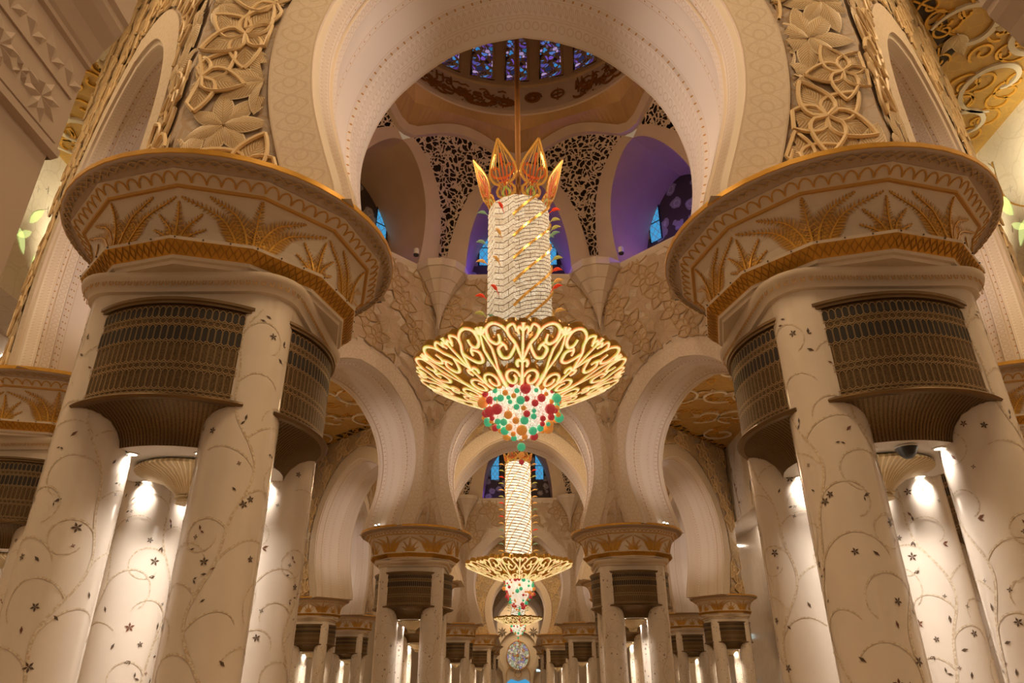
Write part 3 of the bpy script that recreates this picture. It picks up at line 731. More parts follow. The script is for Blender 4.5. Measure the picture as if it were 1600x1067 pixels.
# ------------------------------------------------------------------ arch walls of the octagons
def flower_relief(mb, cx, cz, R, kind, rot, rr, place, mat, inside):
    n = 7 if kind == 0 else 5
    for k in range(n):
        a = rot+2*PI*k/n+rr.uniform(-.08, .08); L = R*(rr.uniform(.85, 1.1) if kind == 0 else .95); W = L*(.20 if kind == 0 else .34)
        if kind == 0: W = L*.24
        N = 8; rows = []; uvs = []; ok = True; base = .03*rr.random()
        for i in range(N+1):
            p = i/N; wv = W*math.sin(PI*(p**(.8 if kind == 0 else .62)))**.8 if 0 < p < 1 else 0; row = []; ur = []
            for q in (-1, -.6, 0, .6, 1):
                lx, ly = L*p, wv*q; x = cx+lx*math.cos(a)-ly*math.sin(a); z = cz+lx*math.sin(a)+ly*math.cos(a)
                row.append((x, z, .02+base+.03*(1-abs(q)**2)*math.sin(PI*min(1, p+.15)))); ur.append((p, q))
            rows.append(row); uvs.append(ur)
        V = []; F = []; U = []
        m = 5
        for r_ in rows: V += r_
        for u_ in uvs: U += u_
        for i in range(N):
            for j in range(m-1):
                f = (i*m+j, i*m+j+1, (i+1)*m+j+1, (i+1)*m+j)
                if all(inside(V[q][0], V[q][1]) for q in f): F.append(f)
        if F: mb.add([place(x, z, h) for x, z, h in V], F, mat, U)
        if kind == 1:
            pts = [r_[0] for r_ in rows]+[r_[4] for r_ in rows[::-1]]
            pts = [q for q in pts if inside(q[0], q[1])]
            if len(pts) > 6: mb.tube([place(x, z, h+.03) for x, z, h in pts], .022*R/.5, 'loop_'+('soft' if 'soft' in mat else 'bold'), 5)
simple('loop_bold', (.84, .66, .40), .5); simple('loop_soft', (.56, .40, .22), .6)
def ray_r(prof, th, zc=9.7):      # distance from (0, zc) to the profile along angle th from +x (upper part)
    best = None; dx, dz = math.cos(th), math.sin(th)
    for (x0, z0), (x1, z1) in zip(prof, prof[1:]):
        a, bb, c, d = x0, z0-zc, x1-x0, z1-z0; det = dx*(-d)+c*dz
        if abs(det) < 1e-12: continue
        t_ = (a*(-d)+c*bb)/det; s = (dx*bb-dz*a)/det
        if -1e-6 <= s <= 1+1e-6 and t_ > 0: best = t_ if best is None else max(best, t_)
    return best
PROF_T = [(-1.3, .20), (-1.27, .12), (-1.05, .03), (-1.03, .05), (-.98, .05), (-.96, .0), (-.80, .0), (-.78, .05), (-.70, .07), (-.62, .13), (-.1, .16), (.36, .10), (.40, .05), (.80, .02), (.84, .06), (1.22, .04), (1.3, .07)]
def arch_face(A, k, kz, ztop_o, ztop_i, band, dens, fr, seed):
    prof = smooth_curve([(x, z, 0) for x, z in arch_prof(k, kz)], 5); prof = [(p[0], p[1]) for p in prof]
    # local: s along, z up, t = -HW (outside) .. +HW (inside)
    def offs(d):   # offset outward
        out = []
        for i, (x, z) in enumerate(prof):
            t_ = (prof[min(i+1, len(prof)-1)][0]-prof[max(i-1, 0)][0], prof[min(i+1, len(prof)-1)][1]-prof[max(i-1, 0)][1]); l = math.hypot(*t_)
            nx, nz = t_[1]/l, -t_[0]/l
            if i == len(prof)-1: nx, nz = 0, 1.12
            if i == 0: nx, nz = 1, 0
            out.append((max(0, x+nx*d), z+nz*d if i else z))
        return out
    b = MB()
    def full(c): return [(x, z) for x, z in c]+[(-x, z) for x, z in c[::-1][1:]]
    base = full(prof); L = [0]
    for i in range(1, len(base)): L.append(L[-1]+math.dist(base[i], base[i-1]))
    rows = []; uvs = []
    for t_, d in PROF_T:
        c = full(offs(d)); rows.append([(x, t_, z) for x, z in c]); uvs.append([(L[i], t_) for i in range(len(c))])
    b.grid(rows, 'arch_reveal', False, uvs)
    for sgn, t_, zt in ((-1, -HW, ztop_o), (1, HW, ztop_i)):
        e = A+(-sgn)*HW*T; d0 = .20 if sgn < 0 else .07
        c0, c1 = offs(d0), offs(d0+band)
        f0, f1 = full(c0), full(c1); raised = t_+sgn*.05
        b.grid([[(x, t_, z) for x, z in f0], [(x, raised, z) for x, z in f0], [(x, raised, z) for x, z in f1], [(x, t_, z) for x, z in f1]], 'archivolt', False,
               [[(L[i], v) for i in range(len(f0))] for v in (0, .02, .98, 1)], flip=sgn > 0)
        # rest of the face
        zc = 9.7; c1 = [q for q in c1]; low = [q for q in c1 if q[1] < zc]; th0 = math.atan2(1e-6, 1)
        Lr = [[(x, z), (e, z)] for x, z in low]
        angs = sorted(set([i/24*PI/2 for i in range(25)]+[math.atan2(zt-zc, e)]))
        rows = [[(x, z), (max(e, x), z)] for x, z in low]
        for th in angs:
            r_ = ray_r(c1, th) or ray_r(c1, min(th+.01, PI/2-.001)); ct, st = math.cos(th), math.sin(th)
            r_ = r_ if r_ else .1
            R_ = min(e/ct if ct > 1e-6 else 1e9, (zt-zc)/st if st > 1e-6 else 1e9)
            rows.append([(r_*ct, zc+r_*st), (R_*ct, zc+R_*st)])
        for mir in (1, -1):
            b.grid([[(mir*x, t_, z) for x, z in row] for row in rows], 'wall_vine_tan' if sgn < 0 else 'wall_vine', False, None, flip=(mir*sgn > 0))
    # underside of the legs
    for mir in (-1, 1):
        b.add([(mir*prof[0][0], -HW, 7.2), (mir*(A+HW*T), -HW, 7.2), (mir*(A-HW*T), HW, 7.2), (mir*prof[0][0], HW, 7.2)], [(0, 1, 2, 3)], 'plain_plaster')
    wmesh = b
    # relief flowers
    lo = offs(.20+band+.03)
    def relief(sgn, zt, mat, R):
        e = A+(-sgn)*HW*T-.02; mb = MB(); rr = random.Random(seed)
        def inside(x, z):
            if abs(x) > e or z < 7.3 or z > zt: return False
            ax = abs(x)
            if z < 9.7:
                for (x0, z0), (x1, z1) in zip(lo, lo[1:]):
                    if z0 <= z <= z1: return ax > x0+(x1-x0)*(z-z0)/(z1-z0+1e-9)
                return ax > lo[0][0]
            r_ = ray_r(lo, max(1e-3, min(PI/2-1e-3, math.atan2(z-9.7, ax)))); return r_ is None or math.hypot(ax, z-9.7) > r_
        place = lambda x, z, h: (x, sgn*(HW+h), z)
        z = 7.7; row = 0; i = 0
        while z < zt:
            x = -e+R*(.2+.8*(row % 2))
            while x < e+.1:
                xx, zz = x+rr.uniform(-.12, .12)*R, z+rr.uniform(-.15, .15)*R
                if inside(xx*.98, zz) or inside(xx+R*.5, zz) or inside(xx-R*.5, zz) or inside(xx, zz+R*.5):
                    flower_relief(mb, xx, zz, R*rr.uniform(.9, 1.15), (i+row) % 2, rr.uniform(0, 6), rr, place, mat, inside)
                x += R*1.45; i += 1
            z += R*1.25; row += 1
        return mb
    return wmesh, relief(-1, ztop_o, 'relief_petal', fr), relief(1, ztop_i, 'relief_petal_soft', fr*1.25)

def edge_cornice(A, ztop):
    # inner cornice along one face, and the ceiling-level moulding outside
    b = MB(); e = A-HW*T
    prof = [(0, ZK-.45), (.05, ZK-.40), (.05, ZK-.2), (.12, ZK-.1), (.16, ZK-.02), (.16, ZK+.06), (-.2, ZK+.06)]
    b.grid([[(-e+o*T, HW-0+o, z) for o, z in prof], [(e-o*T, HW+o, z) for o, z in prof]], 'cream_plaster')
    return b
proto = {}
dirs = [(0, -1, 'front'), (1, -1, 'front_right'), (1, 0, 'right'), (1, 1, 'back_right'), (0, 1, 'back'), (-1, 1, 'back_left'), (-1, 0, 'left'), (-1, -1, 'front_left')]
bayname = {1: 'first', 2: 'middle', 3: 'last'}
facelab = {'front': 'near', 'front_right': 'near right diagonal', 'right': 'right', 'back_right': 'far right diagonal', 'back': 'far', 'back_left': 'far left diagonal', 'left': 'left', 'front_left': 'near left diagonal'}
for oi, A, yc, k, kz in ((1, A1, Y1, 1.0, 1.0), (2, A2, Y2, 1.43, 1.38), (3, A1, Y3, 1.0, 1.0)):
    key = 'a' if oi != 2 else 'b'
    if key not in proto:
        proto[key] = [x for x in arch_face(A, k, kz, ZC, ZK, .60 if oi != 2 else .75, 1, .62 if oi != 2 else .9, 5)]+[edge_cornice(A, ZK)]
        w0 = proto[key][0].build('wall_face', angle=35); r0 = proto[key][1].build('floral_relief', w0, angle=60, label='bold sand-coloured carved flowers'); r1 = proto[key][2].build('floral_relief_soft', w0, angle=60, label='shallow pale carved flowers')
        c0 = proto[key][3].build('cornice_moulding', w0, smooth=False)
        proto[key+'o'] = w0; fresh = True
    for j, (dx, dy, nm) in enumerate(dirs):
        src = proto[key+'o']
        if fresh: o = src; fresh = False
        else: o = copy_tree(src)
        B = A/T; ang = math.atan2(dy, dx)
        o.location = (B*math.cos(ang), yc+B*math.sin(ang), 0); o.rotation_euler = (0, 0, ang+PI/2)   # local +y (inside) must point to the centre
        o.name = 'wall_'+nm; tag(o, 'pierced %s arch wall of the %s domed bay' % (facelab[nm], bayname[oi]), kind='structure')
        # uplights standing on the capitals, aimed into the reveal
        u = Vector((math.cos(ang+PI/2), math.sin(ang+PI/2), 0)); c = Vector((B*math.cos(ang), yc+B*math.sin(ang), 0))
        for s in (-1, 1):
            xs = arch_prof(k, kz)[0][0]-.12; p = c+u*s*xs; p.z = 7.42
            big = oi == 1
            light('SPOT', p, (1000 if oi == 1 and j == 0 else 650 if oi == 1 else 420 if oi == 3 else 1000), (1, .80, .69), .15, Vector((0, 0, .56))-u*s, 54, 1.0, name='uplight_lamp')

# ------------------------------------------------------------------ vault above the cornice of each bay
def make_vault(oi, A, yc, name):
    k = (A/T-HW)/8.77; kz = k
    R0 = A/T-HW
    def Zs(z): return ZK+(z-18.5)*kz
    def Rz(z):   # radius (face-centre apothem) at unscaled z
        return (8.8-(z-18.5)*.3451)*k
    def V(a, z, o=0.0):   # a: degrees from a face centre direction (0..45), world azimuth set by caller
        return a, z, o
    def pt(face, a, z, o=0.0):
        aa = a; m = abs(((a+22.5) % 45)-22.5)
        w_ = max(0, min(1, (z-18.5)/6.0)); R = Rz(z)*((1-w_)/math.cos(math.radians(m))+w_)+o
        th = math.radians(face*45+a); return (R*math.cos(th), yc+R*math.sin(th), Zs(z))
    inner = smooth_curve([(2.42, 18.5, 0), (2.36, 19.5, 0), (2.15, 20.6, 0), (1.75, 21.6, 0), (1.15, 22.5, 0), (.5, 23.1, 0), (0, 23.3, 0)], 5)
    outer = smooth_curve([(3.42, 18.5, 0), (3.28, 19.5, 0), (2.95, 20.7, 0), (2.45, 21.8, 0), (1.75, 22.7, 0), (.95, 23.35, 0), (.45, 23.6, 0)], 5)
    def toA(c): return [(math.degrees(math.atan2(s, (8.8-(z-18.5)*.3451))), z) for s, z, _ in c]
    ia, oa = toA(inner), toA(outer); N = len(ia)
    b = MB(); bs = MB(); bo = MB(); bk = MB(); bn = MB()
    for f in range(8):
        for mir in (-1, 1):
            fl = mir > 0
            # band between niche opening and spandrel
            b.grid([[pt(f, mir*a, z) for a, z in ia], [pt(f, mir*a, z, -.06) for a, z in oa]], 'tan_plaster', False, None, flip=fl)
            b.grid([[pt(f, mir*a, z, -.06) for a, z in oa], [pt(f, mir*a, z, .02) for a, z in oa]], 'tan_plaster', False, None, flip=fl)
            # niche reveal back to the outer wall
            rows = []
            for dd in (0, .5, 1.6, 2.6):
                row = []
                for a, z in ia:
                    p = Vector(pt(f, mir*a, z)); th = math.radians(f*45); o_ = Vector((math.cos(th), math.sin(th), 0)); rel = (p-Vector((0, yc, 0)))
                    along = rel.dot(o_); tgt = (8.8*k) if dd else along
                    q = p+o_*((max(along, along+dd*k) if dd < .6 else (8.8*k+(dd-.6)*k))-along); row.append(q)
                rows.append(row)
            b.grid(rows, 'ochre_soft', False, None, flip=not fl)
            # pierced spandrel (half, to the vertex line at 22.5 degrees)
            top = [(.45/7.04*57.3+(22.5-.45/7.04*57.3)*i/6, 23.6+.85*math.sin(PI/2*i/6)) for i in range(7)]
            K = 10; rows = []
            Cn = [(22.5, 18.95+(24.45-18.95)*i/(N-1)) for i in range(N)]
            for i in range(N):
                row = []
                for j in range(K+1):
                    u = j/K; s_ = i/(N-1); a = oa[i][0]+(22.5-oa[i][0])*u; z = oa[i][1]+(Cn[i][1]-oa[i][1])*u
                    bulge = .85*math.sin(PI/2*u)-.85*u; z += bulge*s_**3; row.append((a, z))
                rows.append(row)
            for rw in rows: pass
            bs.grid([[pt(f, mir*a, z, -.02) for a, z in rw] for rw in rows], 'pierced_screen', False, None, flip=fl)
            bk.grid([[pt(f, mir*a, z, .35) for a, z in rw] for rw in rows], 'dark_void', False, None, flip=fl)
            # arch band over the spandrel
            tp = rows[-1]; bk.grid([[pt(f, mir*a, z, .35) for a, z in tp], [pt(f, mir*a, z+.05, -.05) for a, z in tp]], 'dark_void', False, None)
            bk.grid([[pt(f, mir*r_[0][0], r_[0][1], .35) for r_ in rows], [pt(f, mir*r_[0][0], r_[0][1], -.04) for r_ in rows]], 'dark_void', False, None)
            e1 = [(a, z+.0) for a, z in tp]; e2 = [(a, z+.42) for a, z in tp]
            e1 = [(0, tp[0][1]-.05)]+e1; e2 = [(0, tp[0][1]+.30)]+e2
            b.grid([[pt(f, mir*a, z, .02) for a, z in e1], [pt(f, mir*a, z, -.22) for a, z in e1], [pt(f, mir*a, z, -.22) for a, z in e2], [pt(f, mir*a, z, .05) for a, z in e2]], 'tan_plaster', False, None, flip=fl)
            # funnel up to the crease octagon and the ring
            def cre(a): R = 6.4*k*math.cos(PI/8)/math.cos(math.radians(22.5-a)); th = math.radians(f*45+mir*a); return (R*math.cos(th), yc+R*math.sin(th), Zs(24.95))
            def rng(a, R=5.95*k, z=25.5): th = math.radians(f*45+mir*a); return (R*math.cos(th), yc+R*math.sin(th), Zs(z))
            bo.grid([[pt(f, mir*a, z, .05) for a, z in e2], [cre(a) for a, z in e2]], 'ochre_plaster', False, None, flip=fl)
            bo.grid([[cre(a) for a, z in e2], [rng(a) for a, z in e2]], 'ochre_light', False, None, flip=fl)
        # niche back wall
        th = math.radians(f*45); o_ = Vector((math.cos(th), math.sin(th), 0)); u_ = Vector((-math.sin(th), math.cos(th), 0)); Rb = 10.8*k; W_ = 2.6*k
        P = [Vector((0, yc, 0))+o_*Rb+u_*s+Vector((0, 0, z)) for s, z in ((-W_, Zs(18.3)), (W_, Zs(18.3)), (W_, Zs(23.8)), (-W_, Zs(23.8)))]
        bn.add(P, [(0, 1, 2, 3)], 'niche_floral')
        P = [Vector((0, yc, 0))+o_*R_+u_*s+Vector((0, 0, Zs(18.52))) for R_, s in ((R0-.1, -W_), (R0-.1, W_), (Rb, W_), (Rb, -W_))]
        bn.add(P, [(0, 1, 2, 3)], 'plain_plaster')
    root = tag(b.build(name, angle=35), {'dome': ''}.get(name, '') or 'ribbed vault and dome above the %s bay' % bayname[oi], kind='structure')
    bs.build('pierced_spandrel', root, angle=35, label='white openwork arabesque screens'); bk.build('spandrel_backing', root, smooth=False)
    bo.build('vault_funnel', root, smooth=False, label='ochre folded vault surface'); bn.build('niche_back', root, smooth=False, label='dark floral niche walls')
    # ring, drum, dome
    b = MB(); c = (0, yc)
    b.lathe([(5.95*k, Zs(25.5)), (5.9*k, Zs(25.55)), (5.9*k, Zs(25.75)), (6.0*k, Zs(25.8)), (6.0*k, Zs(25.9)), (6.12*k, Zs(25.95))], 96, 'cream_dim', c, flip=True)
    b.lathe([(6.12*k, Zs(25.95)), (6.42*k, Zs(27.75))], 96, 'cream_dim', c, flip=True)
    b.lathe([(6.42*k, Zs(27.75)), (6.32*k, Zs(27.8)), (6.32*k, Zs(27.95)), (6.42*k, Zs(28.0)), (6.42*k, Zs(28.15)), (6.52*k, Zs(28.2)), (6.52*k, Zs(32.4)), (6.0*k, Zs(34.2)), (4.6*k, Zs(36.6)), (2.4*k, Zs(38.0)), (.05, Zs(38.5))], 96, 'ochre_soft', c, flip=True)
    b.build('dome_drum', root, label='round ring, window drum and dome')
    return k, Zs
simple('ochre_light', (.66, .45, .20), .65, 0, .08, .8)
simple('tan_plaster', (.66, .55, .42), .6, 0, .06, 1.2)
simple('ochre_soft', (.50, .37, .22), .65, 0, .08, .8)
simple('cream_dim', (.66, .55, .43), .6, 0, .05, 1.5)
vaults = {}
for oi, A, yc in ((1, A1, Y1), (2, A2, Y2)):
    vaults[oi] = make_vault(oi, A, yc, 'ceiling_dome')
# flat lid for the last bay, never seen but it closes the room
b = MB(); P = [(x*1.02, Y3+(y-Y3)*1.02, ZK+.3) for x, y in octo(A1, Y3)]; b.add(P, [tuple(range(8))[::-1]], 'ochre_plaster'); tag(b.build('ceiling_last', smooth=False), 'plain ceiling over the last bay', kind='structure')

# lancet windows: in the niches and around the drum of the first dome
def lancet(w_, h, y=0.0, n=8):
    P = [(-w_/2, 0), (w_/2, 0), (w_/2, h-w_*.6)]+[(w_/2*math.cos(PI/2*i/n)**.9, h-w_*.6+w_*.6*math.sin(PI/2*i/n)) for i in range(1, n)]+[(0, h)]
    return P+[(-x, z) for x, z in P[2:-1][::-1]]
def window_obj(w_, h, mat, fr, cross=True):
    b = MB(); P = lancet(w_, h); b.add([(x, 0, z) for x, z in P], [tuple(range(len(P)))], mat, [(x, z) for x, z in P]); o = b.build('window_glass', smooth=False)
    b = MB(); b.tube([(x, -.01, z) for x, z in P], .035*w_/.6, fr, 5, True)
    if cross: b.box((-w_/2, -.03, h*.45-.02), (w_/2, .0, h*.45+.02), fr)
    b.build('window_frame', o); return o
wn = 3
base = window_obj(.62, 2.3, 'pane_glass', 'black_metal'); first = True
for oi, A, yc in ((1, A1, Y1), (2, A2, Y2)):
    k, Zs = vaults[oi]
    for f in (1, 2, 3):
        for s in (-1.62, 1.62):
            o = base if first else copy_tree(base); first = False
            th = math.radians(f*45); c = Vector((math.cos(th), math.sin(th), 0))*(10.74*k)+Vector((-math.sin(th), math.cos(th), 0))*s*k
            o.location = (c.x, yc+c.y, Zs(20.4)); o.rotation_euler = (0, 0, th-PI/2); o.scale = (k, 1, k)
            o.name = 'window_%d' % wn; wn += 1
            tag(o, 'blue lancet window, %s of the pair in the %s niche of the %s bay' % ('left' if s > 0 else 'right', {1: 'far right', 2: 'far centre', 3: 'far left'}[f], bayname[oi]), kind='structure')
base = window_obj(1.10, 3.1, 'lattice_glass', 'ochre_plaster', False); first = True
for i in range(24):
    th = 2*PI*(i+.5)/24+PI/24
    if math.sin(th) < .25: continue
    o = base if first else copy_tree(base); first = False
    R = 6.46; o.location = (R*math.cos(th), Y1+R*math.sin(th), 28.25); o.rotation_euler = (0, 0, th-PI/2); o.name = 'window_%d' % wn; wn += 1
    tag(o, 'violet-blue arched lattice window in the drum of the first dome', kind='structure', group='drum windows of the first dome')

# calligraphy band: gold letter strokes, two medallions
def on_ring(x, h):   # x metres along, h 0..1 up the band; x = 0 at the rod
    th = PI/2-x/6.25; R = 6.12+.3*h-.03; return Vector((R*math.cos(th), Y1+R*math.sin(th), 25.95+1.8*h)), Vector((-math.cos(th), -math.sin(th), 0))
b = MB(); rr = random.Random(21)
def stroke(P, w_=.045):
    q = [on_ring(x, h) for x, h in P]; b.ribbon([p for p, n in q], [n for p, n in q], lambda t: w_*(.45+.8*math.sin(PI*min(1, .15+t*.8))), .03, 'gold_script')
def script(x0, x1):
    x = x0
    while x < x1:
        k = rr.random(); h0 = rr.choice((.22, .30, .45, .55))
        if k < .3: stroke([(x, h0), (x+.02, h0+.18), (x, h0+.36)])
        elif k < .55: stroke([(x+.3*math.cos(a), h0+.12*math.sin(a)) for a in [PI+i*PI/7 for i in range(8)]], .05)
        elif k < .75: stroke([(x+.12*math.cos(a), h0+.08+.07*math.sin(a)) for a in [i*2*PI/8 for i in range(9)]], .04)
        elif k < .9: stroke([(x, h0), (x+.15, h0+.05), (x+.3, h0-.02), (x+.45, h0+.06)], .05)
        else: stroke([(x-.1, .75), (x+.15, .8), (x+.3, .74)], .035)
        if rr.random() < .5: stroke([(x+.1, h0-.12), (x+.16, h0-.09)], .035)
        x += rr.uniform(.045, .09)
script(-4.9, -.15); script(2.85, 5.2)
simple('gold_script', (.30, .12, .02), .45, .3)
cal = empty('calligraphy_frieze', (0, Y1, 0), 0, 'dark gold calligraphy and two medallions on the ring below the dome windows', 'calligraphy')
def part_of_frieze(nm):
    o = b.build(nm, cal); o.location = (0, -Y1, 0)
part_of_frieze('lettering'); b = MB()
for t_ in range(14): stroke([(.78+.40*math.cos(a)*(1-.06*t_), .5+.22*math.sin(a)*(1-.06*t_)) for a in [t_*.9+i*PI/6 for i in range(7)]], .035)
part_of_frieze('medallion'); b = MB()
stroke([(1.95+.30*math.cos(i*PI/8), .5+.17*math.sin(i*PI/8)) for i in range(17)], .04); stroke([(1.95, .24), (1.95, .76)], .04); stroke([(1.70, .46), (1.95, .52), (2.2, .5)], .04)
part_of_frieze('medallion')

# corbels at the inner corners under the cornice
def corbel():
    b = MB(); prof = [(.02, 15.7), (.12, 16.3), (.26, 16.8), (.29, 16.82), (.48, 17.3), (.52, 17.32), (.78, 17.8), (.82, 17.82), (1.12, 18.25), (1.18, 18.27), (1.22, 18.60), (.05, 18.62)]
    b.lathe(prof, 12, 'plain_plaster'); return b.build('corner_corbel', smooth=False)
first = True; cb = corbel()
for oi, A, yc in ((1, A1, Y1), (2, A2, Y2)):
    sc_ = A/T-HW; Ri = sc_/math.cos(PI/8)-.35
    for i in range(8):
        th = PI/8+i*PI/4
        o = cb if first else copy_tree(cb); first = False
        o.location = (Ri*math.cos(th), yc+Ri*math.sin(th), 0); o.rotation_euler = (0, 0, th+PI/12)
        o.name = 'trim_corbel'; tag(o, 'stepped plaster corbel in a corner under the dome cornice', kind='structure', group='corner corbels of the domed bays')

# colour-changing lamps in the niches of the first and middle bays
k1, Zs1 = vaults[1]
def niche_lamp(oi, f, e, colr, s=0.0):
    k, Zs = vaults[oi]; yc = Y1 if oi == 1 else Y2; th = math.radians(f*45); c = Vector((math.cos(th), math.sin(th), 0)); u = Vector((-math.sin(th), math.cos(th), 0))
    p = c*9.6*k+u*s*k; light('POINT', (p.x, yc+p.y, Zs(18.9)), e, colr, .15, name='niche_lamp')
niche_lamp(1, 1, 160, (.06, .03, 1)); niche_lamp(1, 1, 14, (1, .55, .25), 1.2); niche_lamp(1, 2, 90, (.10, .05, 1), 1.2); niche_lamp(1, 2, 60, (.10, .05, 1), -1.2); niche_lamp(1, 3, 28, (1, .55, .25)); niche_lamp(1, 3, 5, (.15, .15, 1), -1.6); niche_lamp(2, 2, 40, (.12, .05, 1), 1.9)
# floodlights on the ledge of the domed bays, aimed at the walls across
for oi, A, yc, e in ((1, A1, Y1, 1700), (2, A2, Y2, 2200)):
    Rr = A/T-HW-.5
    for i in range(8):
        th = PI/8+i*PI/4; c = Vector((math.cos(th), math.sin(th), 0)); k = vaults[oi][0]
        light('SPOT', (Rr*c.x, yc+Rr*c.y, 19.15), e, (1, .66, .38), .12, -c*2.0*Rr+Vector((0, 0, -6.0)), 70, .8, name='ledge_lamp')
# unseen warm fill lights added in mid-air to brighten the domes
[light('POINT', (q*3.2, Y1, 21.3), 190, (1, .58, .26), .5, name='dome_fill') for q in (-1, 1)]; [light('POINT', (q*4, Y2, 21), 350, (1, .58, .26), .6, name='dome_fill') for q in (-1, 1)]

# ------------------------------------------------------------------ chandeliers
def bowl(u, v, n8, R0, R1, z0, z1):   # u in units of one motif (-1..1), v 0..1
    a = n8+u*PI/8; r = R0+(R1-R0)*v; z = z0+(z1-z0)*(v**1.25); return Vector((r*math.cos(a), r*math.sin(a), z))
def bnorm(u, v, n8, R0, R1, z0, z1):
    e = 1e-3; p = bowl(u, v, n8, R0, R1, z0, z1); a = bowl(u+e, v, n8, R0, R1, z0, z1)-p; c = bowl(u, min(v+e, 1.2), n8, R0, R1, z0, z1)-p
    n = a.cross(c).normalized(); return -n if n.z > 0 else n
def motif():
    C = []   # (points, half width)
    def arc(cx, cy, r, a0, a1, rx=1.0, n=14, shrink=0.0): return [(cx+r*rx*(1-shrink*i/n)*math.cos(a0+(a1-a0)*i/n), cy+r*(1-shrink*i/n)*math.sin(a0+(a1-a0)*i/n)) for i in range(n+1)]
    def M2(P, hw, n=5):
        P = smooth_curve([(x, y, 0) for x, y in P], n)
        for s in (-1, 1): C.append(([(s*p[0], p[1]) for p in P], hw))
    for s in (-1, 1): C.append(([(s*x, y) for x, y in arc(.47, .17, .16, PI*.95, -PI*1.35, 2.3, 22, .62)], .060))      # volutes
    M2([(0, .46), (.10, .58), (.20, .72), (.34, .84), (.36, .95), (.22, 1.0), (.16, .90)], .055)
    M2([(.20, .72), (.28, .62), (.45, .52), (.66, .53), (.70, .66), (.52, .72), (.46, .64)], .060)
    M2([(.34, .84), (.46, .97), (.66, 1.03), (.84, .97), (.86, .82), (.72, .74), (.60, .78), (.60, .88)], .060)
    M2([(.50, .72), (.62, .77)], .05)
    M2([(0, .44), (.13, .47), (.20, .42), (.16, .36)], .06)
    M2([(0, .90), (.08, .96), (.13, .92), (.10, .86)], .055)
    C.append(([(0, .02), (0, .2), (0, .38), (0, .6), (0, .80), (0, 1.02)], lambda t: .05+.03*(t > .9)+.03*(t < .3))); return C
def tip():     # flower tip between two motifs
    C = []
    for a in (-.9, -.35, .35, .9): C.append(([(1, .90), (1+.17*math.sin(a)*.6, .90+.12*math.cos(a)*.6), (1+.17*math.sin(a), .90+.12*math.cos(a))], lambda t: .05+.05*math.sin(PI*t)))
    C.append(([(1, .02), (1, .2), (1, .34)], .085))
    for s in (-1, 1): C.append(([(1+s*.02, .30), (1+s*.10, .52), (1+s*.12, .68), (1+s*.03, .90)], .045))
    return C
def helix(mb, R, z0, z1, turns, a0, w_, th, mat, n=60):
    P = []; N_ = []
    for i in range(n+1):
        t_ = i/n; a = a0+turns*2*PI*t_; P.append(Vector((R*math.cos(a), R*math.sin(a), z0+(z1-z0)*t_))); N_.append(Vector((math.cos(a), math.sin(a), 0)))
    mb.ribbon(P, N_, w_, th, mat)
